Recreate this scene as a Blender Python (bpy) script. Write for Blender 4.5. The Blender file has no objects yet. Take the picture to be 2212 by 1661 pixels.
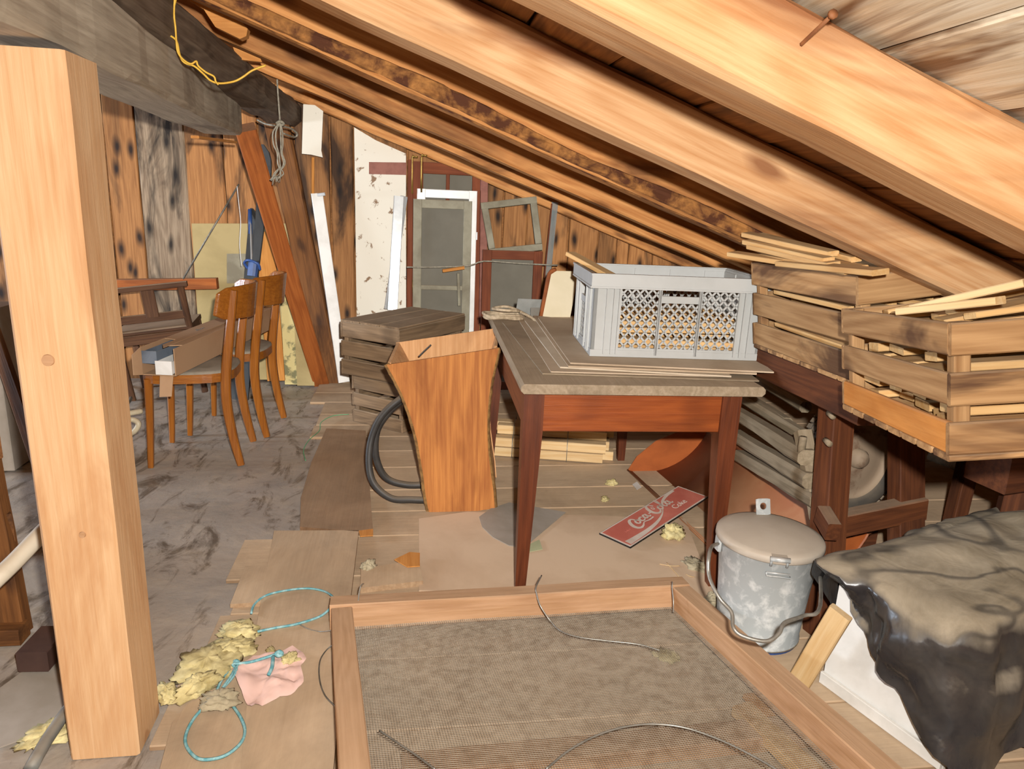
import bpy, math, random
from mathutils import Vector as V, Matrix, noise as mnoise

# ------------------------------------------------------------------ camera, light, exposure
sc = bpy.context.scene
COL = sc.collection
FPX, CX, CY = 1534.0, 1106.0, 830.5
CAM = V((0, 0, 1.3))
PITCH, ROLL, YAW = math.radians(14.6), math.radians(2.5), math.radians(9.0)
FW = V((math.sin(YAW) * math.cos(PITCH), math.cos(YAW) * math.cos(PITCH), -math.sin(PITCH)))
R0 = V((math.cos(YAW), -math.sin(YAW), 0)); U0 = R0.cross(FW)
RT = R0 * math.cos(ROLL) + U0 * math.sin(ROLL)
UP = -R0 * math.sin(ROLL) + U0 * math.cos(ROLL)
cd = bpy.data.cameras.new('camera'); cam = bpy.data.objects.new('camera', cd); COL.objects.link(cam)
cd.sensor_width = 36; cd.lens = FPX / 2212 * 36; cd.clip_start = 0.02
cam.matrix_world = Matrix(((RT.x, UP.x, -FW.x, CAM.x), (RT.y, UP.y, -FW.y, CAM.y), (RT.z, UP.z, -FW.z, CAM.z), (0, 0, 0, 1)))
sc.camera = cam

w = bpy.data.worlds.new('world'); sc.world = w; w.use_nodes = True
bg = w.node_tree.nodes['Background']; bg.inputs[0].default_value = (0.72, 0.85, 1.0, 1); bg.inputs[1].default_value = 1.6

# the camera's own flash, a little above and right of the lens
fl = bpy.data.lights.new('camera_flash', 'POINT'); fo = bpy.data.objects.new('camera_flash', fl); COL.objects.link(fo)
fo.location = CAM + UP * 0.08 + RT * 0.065 - FW * 0.03
fl.energy = 1.0; fl.shadow_soft_size = 0.02; fl.color = (1.0, 0.97, 0.92); fl.use_nodes = True
nt = fl.node_tree; em = nt.nodes['Emission']; lf = nt.nodes.new('ShaderNodeLightFalloff')
lf.inputs['Strength'].default_value = 1.0
mx = nt.nodes.new('ShaderNodeMath'); mx.operation = 'MULTIPLY_ADD'; mx.inputs[1].default_value = 34.0
kk = nt.nodes.new('ShaderNodeMath'); kk.operation = 'MULTIPLY'; kk.inputs[1].default_value = 37.0
nt.links.new(lf.outputs['Linear'], mx.inputs[0]); nt.links.new(lf.outputs['Constant'], kk.inputs[0])
nt.links.new(kk.outputs[0], mx.inputs[2]); nt.links.new(mx.outputs[0], em.inputs['Strength'])
# daylight entering by the attic window in the left wall
wl = bpy.data.lights.new('window_daylight', 'AREA'); wo = bpy.data.objects.new('window_daylight', wl); COL.objects.link(wo)
wl.shape = 'RECTANGLE'; wl.size = 0.55; wl.size_y = 1.0; wl.energy = 220; wl.color = (0.72, 0.85, 1.0)
wo.location = (-5.04, 3.6, 1.03); wo.rotation_euler = (0, math.radians(-80), 0)

cy = sc.cycles
cy.max_bounces = 4; cy.diffuse_bounces = 2; cy.glossy_bounces = 2; cy.transmission_bounces = 2; cy.transparent_max_bounces = 8
cy.caustics_reflective = False; cy.caustics_refractive = False; cy.adaptive_threshold = 0.05; cy.use_light_tree = False
vs = sc.view_settings
vs.view_transform = 'Standard'; vs.look = 'None'; vs.gamma = 1; vs.use_curve_mapping = False; vs.exposure = 0.0

# ------------------------------------------------------------------ helpers
RND = random.Random(11)
def at(px, py, x=None, y=None, z=None, d=None):
    """a point seen at a pixel of the 2212x1661 frame, on the plane x= / y= / z= or at depth d"""
    r = FW + RT * ((px - CX) / FPX) - UP * ((py - CY) / FPX)
    if x is not None: t = (x - CAM.x) / r.x
    elif y is not None: t = (y - CAM.y) / r.y
    elif z is not None: t = (z - CAM.z) / r.z
    else: t = d
    return CAM + r * t

WM = {}
def link(o, M, parent):
    COL.objects.link(o)
    WM[o.name] = M.copy()
    if parent is not None:
        o.parent = parent
        o.matrix_basis = WM[parent.name].inverted() @ M
    else:
        o.matrix_basis = M
def make(name, verts, faces, mat, parent=None, M=None, smooth=False):
    me = bpy.data.meshes.new(name); me.from_pydata([tuple(v) for v in verts], [], faces)
    me.materials.append(mat)
    if smooth: me.polygons.foreach_set('use_smooth', [True] * len(me.polygons))
    me.update()
    o = bpy.data.objects.new(name, me); link(o, M or Matrix(), parent)
    return o
def inst(o, M, parent=None, name=None):
    c = o.copy()
    if name: c.name = name
    for k in list(c.keys()): del c[k]
    c.parent = None
    link(c, M, parent)
    return c
def thing(name, label, cat, loc=(0, 0, 0), group=None, M=None):
    o = bpy.data.objects.new(name, None); o.empty_display_size = 0.05
    link(o, M if M is not None else Matrix.Translation(V(loc)), None)
    return tag(o, label, cat, group)
def tag(o, label, cat, group=None):
    o['label'] = label; o['category'] = cat
    if group: o['group'] = group
    return o
def struct(o): o['kind'] = 'structure'; return o
def stuff(o): o['kind'] = 'stuff'; return o

def frame(o, ex, zh=(0, 0, 1)):
    ex = V(ex).normalized(); zh = V(zh)
    ey = zh.cross(ex)
    if ey.length < 1e-4: ey = V((0, 1, 0)).cross(ex)
    ey.normalize(); ez = ex.cross(ey)
    return Matrix(((ex.x, ey.x, ez.x, o[0]), (ex.y, ey.y, ez.y, o[1]), (ex.z, ey.z, ez.z, o[2]), (0, 0, 0, 1)))

def rail_mesh(L, W, T, ch=0.003, n=1, jit=0.0, seed=0, W2=None, T2=None, skew=0.0):
    """a sawn piece along +X from 0 to L, W across (Y), T high (Z), chamfered, optionally uneven or tapered"""
    vs_, fs = [], []
    for i in range(n + 1):
        t = i / n; x = L * t
        w = (W + ((W2 if W2 is not None else W) - W) * t) / 2
        h = (T + ((T2 if T2 is not None else T) - T) * t) / 2
        c = min(ch, w * .6, h * .6)
        ring = [(-w + c, -h), (w - c, -h), (w, -h + c), (w, h - c), (w - c, h), (-w + c, h), (-w, h - c), (-w, -h + c)]
        for k, (a, b) in enumerate(ring):
            if jit:
                s = (k // 2) * 7.3 + seed * 3.1
                j = mnoise.noise(V((x * 3.0, s, seed))) + .5 * mnoise.noise(V((x * 11.0, s, seed + 4)))
                j2 = mnoise.noise(V((x * 3.0, s + 90, seed)))
                a += jit * j; b += jit * j2
            vs_.append((x + (skew * b if i in (0, n) else 0), a, b))
    for i in range(n):
        for k in range(8):
            a = i * 8 + k; b = i * 8 + (k + 1) % 8
            fs.append((a, a + 8, b + 8, b))
    fs.append(tuple(range(8))); fs.append(tuple(n * 8 + k for k in reversed(range(8))))
    return vs_, fs
def board(name, p0, p1, wd, th, mat, parent=None, up=(0, 0, 1), **k):
    p0, p1 = V(p0), V(p1)
    v, f = rail_mesh((p1 - p0).length, wd, th, **k)
    return make(name, v, f, mat, parent, frame(p0, p1 - p0, up))
def box(name, c, s, mat, parent=None, M=None, ch=0.003, **k):
    """axis box with centre c, size s in the frame M; grain along its longest horizontal side"""
    M = M or Matrix(); c = V(c)
    ax = max(range(3), key=lambda i: s[i])
    if ax == 0: ex, up_, dims = V((1, 0, 0)), V((0, 0, 1)), (s[0], s[1], s[2])
    elif ax == 1: ex, up_, dims = V((0, 1, 0)), V((0, 0, 1)), (s[1], s[0], s[2])
    else: ex, up_, dims = V((0, 0, 1)), V((0, 1, 0)), (s[2], s[0], s[1])
    p0 = c - ex * dims[0] / 2
    v, f = rail_mesh(dims[0], dims[1], dims[2], ch=ch, **k)
    return make(name, v, f, mat, parent, M @ frame(p0, ex, up_))
def smoothpath(pts, sub=6):
    pts = [V(p) for p in pts]; out = []
    for i in range(len(pts) - 1):
        p0 = pts[max(i - 1, 0)]; p1 = pts[i]; p2 = pts[i + 1]; p3 = pts[min(i + 2, len(pts) - 1)]
        for k in range(sub):
            t = k / sub
            out.append(.5 * ((2 * p1) + (-p0 + p2) * t + (2 * p0 - 5 * p1 + 4 * p2 - p3) * t * t + (-p0 + 3 * p1 - 3 * p2 + p3) * t ** 3))
    out.append(pts[-1]); return out
def tube_data(pts, r, n=8):
    pts = [V(p) for p in pts]; vs_, fs = [], []
    T = (pts[1] - pts[0]).normalized(); N = T.orthogonal().normalized()
    for i, p in enumerate(pts):
        T = (pts[min(i + 1, len(pts) - 1)] - pts[max(i - 1, 0)])
        T = T.normalized() if T.length > 1e-9 else V((0, 0, 1))
        N = (N - T * N.dot(T)); N = N.normalized() if N.length > 1e-6 else T.orthogonal().normalized()
        Bn = T.cross(N); rr = r(i / (len(pts) - 1)) if callable(r) else r
        for k in range(n):
            a = 2 * math.pi * k / n; vs_.append(p + N * (rr * math.cos(a)) + Bn * (rr * math.sin(a)))
    for i in range(len(pts) - 1):
        for k in range(n):
            a = i * n + k; b = i * n + (k + 1) % n; fs.append((a, b, b + n, a + n))
    fs.append(tuple(reversed(range(n)))); fs.append(tuple((len(pts) - 1) * n + k for k in range(n)))
    return vs_, fs
def tube(name, pts, r, mat, parent=None, n=8, sub=6):
    p = smoothpath(pts, sub) if sub > 1 else [V(q) for q in pts]
    o = p[0].copy(); v, f = tube_data([q - o for q in p], r, n)
    return make(name, v, f, mat, parent, Matrix.Translation(o), smooth=True)
def merge(parts):
    vs_, fs = [], []
    for v, f in parts:
        b = len(vs_); vs_ += list(v); fs += [tuple(i + b for i in q) for q in f]
    return vs_, fs
def xf(data, M): return [M @ V(v) for v in data[0]], data[1]
def lathe_data(prof, n=48):
    vs_, fs = [], []
    for r, z in prof:
        for k in range(n):
            a = 2 * math.pi * k / n; vs_.append((r * math.cos(a), r * math.sin(a), z))
    for i in range(len(prof) - 1):
        for k in range(n):
            a = i * n + k; b = i * n + (k + 1) % n; fs.append((a, b, b + n, a + n))
    return vs_, fs
def plate_data(poly, th):
    """flat outline in XY, thickness th downward from z=0"""
    n = len(poly); vs_ = [(p[0], p[1], 0) for p in poly] + [(p[0], p[1], -th) for p in poly]
    area = sum(poly[i][0] * poly[(i + 1) % n][1] - poly[(i + 1) % n][0] * poly[i][1] for i in range(n))
    top = list(range(n)); 
    fs = []
    if area > 0:
        fs.append(tuple(top)); fs.append(tuple(n + i for i in reversed(top)))
        fs += [(i, n + i, n + (i + 1) % n, (i + 1) % n) for i in range(n)]
    else:
        fs.append(tuple(reversed(top))); fs.append(tuple(n + i for i in top))
        fs += [((i + 1) % n, n + (i + 1) % n, n + i, i) for i in range(n)]
    return vs_, fs
def plate(name, wpts, th, mat, parent=None, up=None, ex=None):
    """an extruded flat sheet through world points (roughly planar); top face on the points"""
    wpts = [V(p) for p in wpts]; o = wpts[0]
    e = V(ex) if ex is not None else wpts[1] - wpts[0]
    nrm = V(up) if up is not None else V((0, 0, 1))
    M = frame(o, e, nrm); Mi = M.inverted()
    loc = [Mi @ p for p in wpts]
    v, f = plate_data([(p.x, p.y) for p in loc], th)
    v = [(q[0], q[1], q[2] + loc[i % len(loc)].z) for i, q in enumerate(v)]
    return make(name, v, f, mat, parent, M)

# ------------------------------------------------------------------ materials
def hexc(h):
    c = [int(h[i:i + 2], 16) / 255 for i in (0, 2, 4)]
    return tuple((x / 12.92 if x <= .04045 else ((x + .055) / 1.055) ** 2.4) for x in c) + (1,)
class NT:
    def __init__(s, name):
        s.m = bpy.data.materials.new(name); s.m.use_nodes = True; s.t = s.m.node_tree
        s.b = s.t.nodes['Principled BSDF']
    def n(s, typ, **k):
        nd = s.t.nodes.new(typ)
        for a, b in k.items(): setattr(nd, a, b)
        return nd
    def l(s, a, b): s.t.links.new(a, b)
    def math(s, op, a, b=None, c=None):
        nd = s.n('ShaderNodeMath', operation=op)
        for i, q in enumerate((a, b, c)):
            if q is None: continue
            if isinstance(q, (int, float)): nd.inputs[i].default_value = q
            else: s.l(q, nd.inputs[i])
        return nd.outputs[0]
    def vec(s, v, scale):
        nd = s.n('ShaderNodeVectorMath', operation='MULTIPLY'); s.l(v, nd.inputs[0]); nd.inputs[1].default_value = scale; return nd.outputs[0]
    def noise(s, v, scale=1, detail=4, rough=.55, dist=0):
        nd = s.n('ShaderNodeTexNoise'); s.l(v, nd.inputs['Vector']); nd.inputs['Scale'].default_value = scale
        nd.inputs['Detail'].default_value = detail; nd.inputs['Roughness'].default_value = rough; nd.inputs['Distortion'].default_value = dist
        return nd.outputs['Fac']
    def ramp(s, f, lo, hi, a=0., b=1.):
        nd = s.n('ShaderNodeMapRange'); nd.clamp = True; s.l(f, nd.inputs[0])
        for i, q in enumerate((lo, hi, a, b)): nd.inputs[i + 1].default_value = q
        return nd.outputs[0]
    def mix(s, f, a, b):
        nd = s.n('ShaderNodeMix', data_type='RGBA')
        for i, q in ((0, f), (6, a), (7, b)):
            if isinstance(q, (int, float)): nd.inputs[i].default_value = q
            elif isinstance(q, tuple): nd.inputs[i].default_value = q
            else: s.l(q, nd.inputs[i])
        return nd.outputs[2]
    def coords(s):
        tc = s.n('ShaderNodeTexCoord'); oi = s.n('ShaderNodeObjectInfo')
        rv = s.math('MULTIPLY', oi.outputs['Random'], 41.0)
        cb = s.n('ShaderNodeCombineXYZ'); 
        for i in range(3): s.l(rv, cb.inputs[i])
        ad = s.n('ShaderNodeVectorMath', operation='ADD'); s.l(tc.outputs['Object'], ad.inputs[0]); s.l(cb.outputs[0], ad.inputs[1])
        s.rand = oi.outputs['Random']
        return ad.outputs[0]
    def upness(s):
        g = s.n('ShaderNodeNewGeometry'); sp = s.n('ShaderNodeSeparateXYZ'); s.l(g.outputs['Normal'], sp.inputs[0]); return sp.outputs[2]
    def bump(s, h, st=.3, dist=.004):
        nd = s.n('ShaderNodeBump'); nd.inputs['Strength'].default_value = st; nd.inputs['Distance'].default_value = dist
        s.l(h, nd.inputs['Height']); s.l(nd.outputs[0], s.b.inputs['Normal'])
    def out(s, col, rough=.7, metal=0., spec=.35):
        if isinstance(col, tuple): s.b.inputs['Base Color'].default_value = col
        else: s.l(col, s.b.inputs['Base Color'])
        if isinstance(rough, float): s.b.inputs['Roughness'].default_value = rough
        else: s.l(rough, s.b.inputs['Roughness'])
        s.b.inputs['Metallic'].default_value = metal; s.b.inputs['Specular IOR Level'].default_value = spec
        return s.m
DUST = hexc('bfa98e')
def wood(name, a, b, stain='3a1f0e', sa=.5, knots=.6, dust=0., rough=.75, st=(.52, .66), ss=1., spec=.3, var=.25, dustc=None, figure=.5, kp='xy', kx=2.2, kr=.14):
    s = NT(name); v = s.coords()
    n1 = s.noise(s.vec(v, (3.5, 95, 95)), 1, 4, .65, .4)
    n2 = s.noise(s.vec(v, (.7, 6, 6)), 1, 2, .5, .3)
    ring = s.math('SINE', s.math('MULTIPLY', n2, 75.0))
    ring = s.math('MULTIPLY_ADD', ring, .5, .5)
    fac = s.math('ADD', s.math('MULTIPLY', s.ramp(n1, .3, .72), 1 - figure * .6), s.math('MULTIPLY', ring, figure * .6))
    col = s.mix(s.ramp(fac, .05, .95), hexc(a), hexc(b))
    big = s.noise(s.vec(v, (1.1 * ss, 4.5 * ss, 4.5 * ss)), 1, 5, .62, .8)
    col = s.mix(s.math('MULTIPLY', s.ramp(big, *st), sa), col, hexc(stain))
    if knots:
        vo = s.n('ShaderNodeTexVoronoi', voronoi_dimensions='2D'); sx = s.n('ShaderNodeSeparateXYZ'); s.l(v, sx.inputs[0]); cbn = s.n('ShaderNodeCombineXYZ')
        wob = s.math('MULTIPLY', n2, .5)
        s.l(s.math('ADD', s.math('MULTIPLY', sx.outputs[0], kx), wob), cbn.inputs[0]); s.l(s.math('ADD', s.math('MULTIPLY', sx.outputs[2 if kp == 'xz' else 1], kx * 2.6), wob), cbn.inputs[1])
        s.l(cbn.outputs[0], vo.inputs['Vector']); vo.inputs['Scale'].default_value = 1
        k = s.ramp(vo.outputs['Distance'], .05, kr, 1., 0.)
        col = s.mix(s.math('MULTIPLY', k, knots), col, hexc(stain))
    hv = s.n('ShaderNodeHueSaturation'); s.l(col, hv.inputs['Color']); s.l(s.ramp(s.rand, 0, 1, 1 - var, 1 + var * .6), hv.inputs['Value'])
    col = hv.outputs[0]
    if dust:
        dn = s.noise(s.vec(v, (5, 5, 5)), 1, 3, .6)
        f = s.math('MULTIPLY', s.ramp(s.upness(), .35, .9), s.ramp(dn, .1, .6, .55, 1.))
        dc = hexc(dustc) if dustc else DUST
        dcol = s.mix(s.ramp(s.noise(s.vec(v, (2.2, 2.2, 2.2)), 1, 6, .7, .6), .35, .68), dc, tuple(q * .62 for q in dc[:3]) + (1,))
        col = s.mix(s.math('MULTIPLY', f, dust), col, dcol)
    s.bump(n1, .35, .003)
    return s.out(col, rough, 0., spec)
def plain(name, c, c2=None, scale=8., rough=.6, metal=0., dust=0., spec=.4, lo=.42, hi=.65, bump=.1, dustc=None, detail=5, amt=1.):
    s = NT(name); v = s.coords()
    n1 = s.noise(v, scale, detail, .6, .3)
    col = s.mix(s.math('MULTIPLY', s.ramp(n1, lo, hi), amt), hexc(c), hexc(c2 or c))
    if dust:
        f = s.math('MULTIPLY', s.ramp(s.upness(), .3, .9), s.ramp(s.noise(v, 5, 5), .15, .6, .55, 1.))
        col = s.mix(s.math('MULTIPLY', f, dust), col, hexc(dustc) if dustc else DUST)
    if bump: s.bump(n1, bump, .005)
    return s.out(col, rough, metal, spec)

M_RAFT = wood('rafter_pine', 'ddb284', 'bd8654', '7a4424', .8, .75, st=(.53, .68), ss=.8, var=.08, figure=.6, kp='xz', kx=1.7, kr=.12)
M_RAFT2 = wood('rafter_orange', 'cf9458', 'a86a36', '4d2812', .75, .6, st=(.5, .64), ss=.8, var=.12, figure=.6, kp='xz', kx=1.7, kr=.12)
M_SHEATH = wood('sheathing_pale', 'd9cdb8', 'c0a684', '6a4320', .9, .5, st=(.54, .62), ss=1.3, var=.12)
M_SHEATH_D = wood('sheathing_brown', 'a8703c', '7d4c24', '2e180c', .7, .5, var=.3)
M_WALL = wood('gable_plank', 'b07c4a', '85562e', '1f120c', .88, .97, st=(.5, .64), ss=.8, var=.3, figure=.3, kx=3.0, kr=.24)
M_WALLG = wood('gable_plank_grey', 'a08c74', '66523f', '17110e', .95, .95, st=(.48, .62), ss=1.2, var=.1, kx=3.0, kr=.25)
M_OLD = wood('old_grey_beam', 'c6b8a2', '9f907c', '6a5d4d', .6, .3, dust=.3, var=.1)
M_DARK = wood('dark_log', '7a6856', '4d3c2e', '241911', .8, .5, dust=.4, var=.1)
M_POST = wood('new_post_pine', 'dab48a', 'c99a6c', 'ae7444', .45, .5, var=.05, figure=.3, kp='xy', kx=1.2, kr=.06)
M_BRACE = wood('stained_brace', 'a8602a', '844318', '552a10', .5, .3, dust=.35, var=.05)
M_BRACE2 = wood('brown_strut', '7d5028', '573417', '2b170b', .7, .7, var=.1)
M_CRATEW = wood('weathered_crate', '8e7458', '64503c', '3f3226', .55, .4, dust=.65, var=.2)
M_CRATEB = wood('brown_crate', 'be9668', '946c44', '40241a', .8, .6, dust=.4, var=.2, st=(.54, .64), figure=.65)
M_CRATEO = wood('orange_slat', 'd6924c', 'bb7430', '7a4218', .3, .4, dust=.3, var=.05)
M_LATH = wood('split_lath', 'e3bd86', 'cf9c5e', 'a8703a', .35, .3, dust=.25, var=.2)
M_LATHP = wood('pale_planed_lath', 'dcc093', 'c9a26c', 'b98a52', .3, .4, dust=.35, var=.1)
M_TABLE = wood('table_stain', 'a0521f', '80390f', '552308', .5, .3, rough=.45, spec=.5, var=.05, figure=.3)
M_TLEG = wood('table_leg_stain', '6d361b', '4d230f', '3a1809', .45, .2, rough=.45, spec=.5, var=.05)
M_TTOP = wood('table_top_grey', 'a8967f', '88775f', '5a4c3c', .5, .2, dust=.8, var=.05)
M_CHAIR = wood('chair_beech', '965a1c', '784110', '522a0b', .25, .0, rough=.3, spec=.6, var=.05, figure=.2)
M_CHAIRD = wood('old_chair_brown', '5f4029', '43291a', '24150c', .5, .2, dust=.7, var=.1)
M_HOPF = wood('hopper_face', 'c58243', '96572a', '7a4019', .55, .35, var=.05, figure=.55)
M_HOPI = wood('hopper_inner', 'd3a273', 'b88556', '8a5a30', .4, .2, dust=.3, var=.05)
M_FLOORB = wood('floor_board_dusty', 'b89a7a', '9c7d5e', '6b543e', .5, .35, dust=.8, var=.1, dustc='c8ae90')
M_FLOORBR = wood('floor_board_brown', '8c6a4c', '6d4f36', '4f3a28', .5, .2, dust=.7, var=.1, dustc='a88c70')
M_FRAME = wood('screen_frame_wood', 'd0a580', 'b58a62', '8c6040', .45, .4, dust=.3, var=.08)
M_BROWN = wood('brown_timber', '683a1e', '472412', '1e0e07', .6, .2, dust=.45, var=.2)
M_GREYW = wood('grey_sledge_wood', '9a8a72', '776852', '4f4434', .5, .2, dust=.6, var=.15)
M_WPAINT = plain('white_flaking_paint', 'd6cfc0', '7d5f42', 13., .6, lo=.585, hi=.63, bump=.3, detail=8)
M_WHITE = plain('white_lacquer', 'e2e0dc', 'cfccc6', 6., .4, dust=.2)
M_REDB = wood('red_brown_frame', '7a3f22', '5f2c15', '3a1a0c', .4, .1, dust=.4, var=.15)
M_PINKB = plain('pale_red_paint', '8d5a4c', '6f4034', 7., .7)
M_GFRAME = plain('grey_green_frame', '8c8672', '736b58', 6., .7, dust=.3)
M_YBOARD = plain('mustard_board', 'a39062', '928054', 3., .7)
M_ORPL = wood('orange_plank', 'c98a44', 'b0702e', '8a5220', .3, .3, var=.05)
M_FLOR = plain('floral_paper', 'c4b37c', '75704f', 14., .8, lo=.5, hi=.6)
M_GREYP = plain('grey_crate_plastic', 'b3b4b2', 'a6a7a4', 3., .5, dust=.35, spec=.45, bump=.0)
M_ZINC = plain('galvanised_zinc', 'b0b5b5', 'dcdedc', 26., .42, metal=.15, dust=.75, lo=.48, hi=.68, bump=.05, dustc='a5978a')
M_ZINCD = plain('dusty_tin_lid', 'b3a798', 'c2b8aa', 7., .6, dust=.5, dustc='c0b19e')
M_WIREZ = plain('zinc_wire', 'a8a59c', '8b887f', 20., .4, metal=.6)
M_WIRE = plain('thin_wire', '7d786e', '5b564d', 20., .5, metal=.5)
M_MESH = plain('screen_wire', '8a8478', '5d574e', 30., .6, metal=.2, dust=.6, bump=0.)
M_RUST = plain('red_oxide_sheet', '8d4f2e', '9c6a48', 4., .6, dust=.55, dustc='9f7f60')
M_RUSTO = plain('orange_oxide', 'a3572a', '8a4722', 5., .5, dust=.2)
M_RUBBER = plain('black_rubber', '2e2c2a', '3b3835', 9., .55, dust=.25)
M_TYRE = plain('dusty_tyre', '4a443d', '5c5348', 9., .8, dust=.5)
M_RIM = plain('rusty_rim', '8f7b66', '5a3a28', 9., .7, dust=.3, lo=.52, hi=.7)
M_PLAST = None
M_CARD = plain('cardboard', 'a78565', '9b7757', 3., .85, dust=.3)
M_BLUEM = plain('blue_enamel', '33518c', '27406f', 5., .4)
M_SKI = plain('black_ski', '363533', '2a2928', 4., .6, dust=.2, spec=.2)
M_INS = plain('glass_wool', 'd6c793', '9c8a58', 24., .95, lo=.35, hi=.7, bump=.6)
M_INSG = plain('grey_wool', 'b3a68a', '8d8168', 24., .95, lo=.35, hi=.7, bump=.6)
M_PINK = plain('pink_cloth', 'e3bdb0', 'c08a5e', 9., .9, lo=.6, hi=.66, bump=.1, detail=3)
M_BROPE = plain('blue_twine', '5f9ba3', '9cc0c0', 60., .6)
M_ROPE = plain('hemp_rope', 'c0ac90', '9c896e', 60., .9)
M_ROPEG = plain('grey_string', '9b9484', '7a7364', 60., .9)
M_YWIRE = plain('yellow_cable', 'e0b448', 'cf9f36', 20., .4)
M_HARDB = plain('dusty_hardboard', 'cbb094', 'b99c80', 2.5, .8, bump=.05, detail=8)
M_SHEETG = plain('grey_sheet', '9f958a', '8d8376', 4., .6)
M_SHEETW = plain('dusty_white_panel', 'c2ad94', 'ad977d', 3., .8, bump=.05)
M_EDGEW = plain('pale_panel_edge', 'd8c8b4', 'b8875c', 16., .8)
M_CREAM = plain('cream_slab', 'd8cbae', 'cabd9c', 3., .5)
M_RUSTE = plain('rust_edge', '8a4a1e', '6b3614', 14., .8)
M_TIN = plain('tin_sheet', '7f7f7a', '6c6c67', 10., .6, metal=.2, dust=.3, spec=.2)
M_ALU = plain('aluminium', 'c9cac9', 'b5b6b5', 8., .35, metal=.4)
M_BEIGE = plain('beige_tube', 'b5a78c', 'a09277', 8., .5, dust=.3)
M_WTUBE = plain('white_tube', 'c9bda8', 'b3a58e', 6., .5, dust=.4)
M_REDSIGN = plain('faded_red', 'bd6e5e', 'ad5c4e', 5., .55)
M_SIGNW = plain('sign_white', 'c9b9ab', 'b8a698', 8., .6)
M_BLACK = plain('black_edge', '1a1817', '141210', 5., .6)
M_BRASS = plain('brass', '9a7a3a', '6f5526', 8., .4, metal=.6)
M_UPH = plain('grey_seat_cloth', '8d8374', '7c7263', 10., .9)
M_BARK = plain('rotten_bark', 'a5703a', '4f2a14', 13., .9, lo=.4, hi=.58, bump=1., detail=8)
M_SAWN = wood('sawn_offcut', 'c98c4c', 'b07236', '7a4a20', .3, .2, var=.1)
M_NAIL = plain('rusty_nail', '8d5a36', '6b4026', 20., .7)
M_BBROWN = plain('brown_lacquer_metal', '4a3630', '3a2a26', 6., .4)
def m_cement():
    s = NT('dusty_screed'); v = s.coords()
    n1 = s.noise(v, 1.4, 8, .65, 1.0); n2 = s.noise(s.vec(v, (3.0, 1.2, 1)), 2.2, 8, .7, 1.5); n3 = s.noise(v, 9, 6, .6)
    col = s.mix(s.ramp(n1, .35, .65), hexc('a6988a'), hexc('8a837c'))
    col = s.mix(s.math('MULTIPLY', s.ramp(n2, .51, .62), .85), col, hexc('4f4336'))
    col = s.mix(s.math('MULTIPLY', s.ramp(n3, .5, .75), .35), col, hexc('b8a68e'))
    s.bump(s.math('ADD', n1, n3), .4, .015)
    return s.out(col, s.ramp(n1, .35, .65, .55, .32), 0., .55)
M_CEMENT = m_cement()
def m_plastic():
    s = NT('black_sheet_dusty'); v = s.coords()
    n = s.noise(v, 3.2, 8, .68, 1.2); n2 = s.noise(v, 9, 5, .6)
    up = s.upness()
    track = s.ramp(s.noise(s.vec(v, (1, 1.6, 1)), 2.6, 7, .62, .8), .47, .53)      # water runs in the dust: bare streaks
    band = s.math('MULTIPLY', s.ramp(s.noise(v, 2.3, 3, .5, .6), .485, .505), s.ramp(s.noise(v, 2.3, 3, .5, .6), .515, .535, 1., 0.))
    f = s.math('MULTIPLY', s.ramp(s.math('ADD', up, s.math('MULTIPLY_ADD', n, .7, -.35)), .3, .85), s.ramp(n, .2, .5, .85, 1.))
    f = s.math('MULTIPLY', f, s.math('SUBTRACT', 1., s.math('MULTIPLY', band, .6)))
    f2 = s.math('MULTIPLY_ADD', s.ramp(n, .4, .75), .14, .03)
    ff = s.math('MAXIMUM', f, f2)
    col = s.mix(ff, hexc('1d1e24'), s.mix(s.ramp(s.noise(v, 4, 6, .7, .8), .35, .65), hexc('a3957f'), hexc('82755f')))
    rg = s.ramp(ff, 0, .5, .2, .9)
    s.bump(s.noise(v, 11, 2, .5, 1.2), .35, .012)
    return s.out(col, rg, 0., .6)
M_PLAST = m_plastic()
def m_glass(name, c, a):
    s = NT(name); v = s.coords()
    n = s.noise(v, 5, 5)
    s.l(s.ramp(n, .3, .7, a - .12, min(1., a + .1)), s.b.inputs['Alpha'])
    return s.out(hexc(c), .7 if a > .5 else .3, 0., .2)
M_PANE = m_glass('dusty_pane', '6f6a5e', .85)
M_CLEAR = m_glass('old_clear_pane', '9aa5a5', .35)

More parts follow.
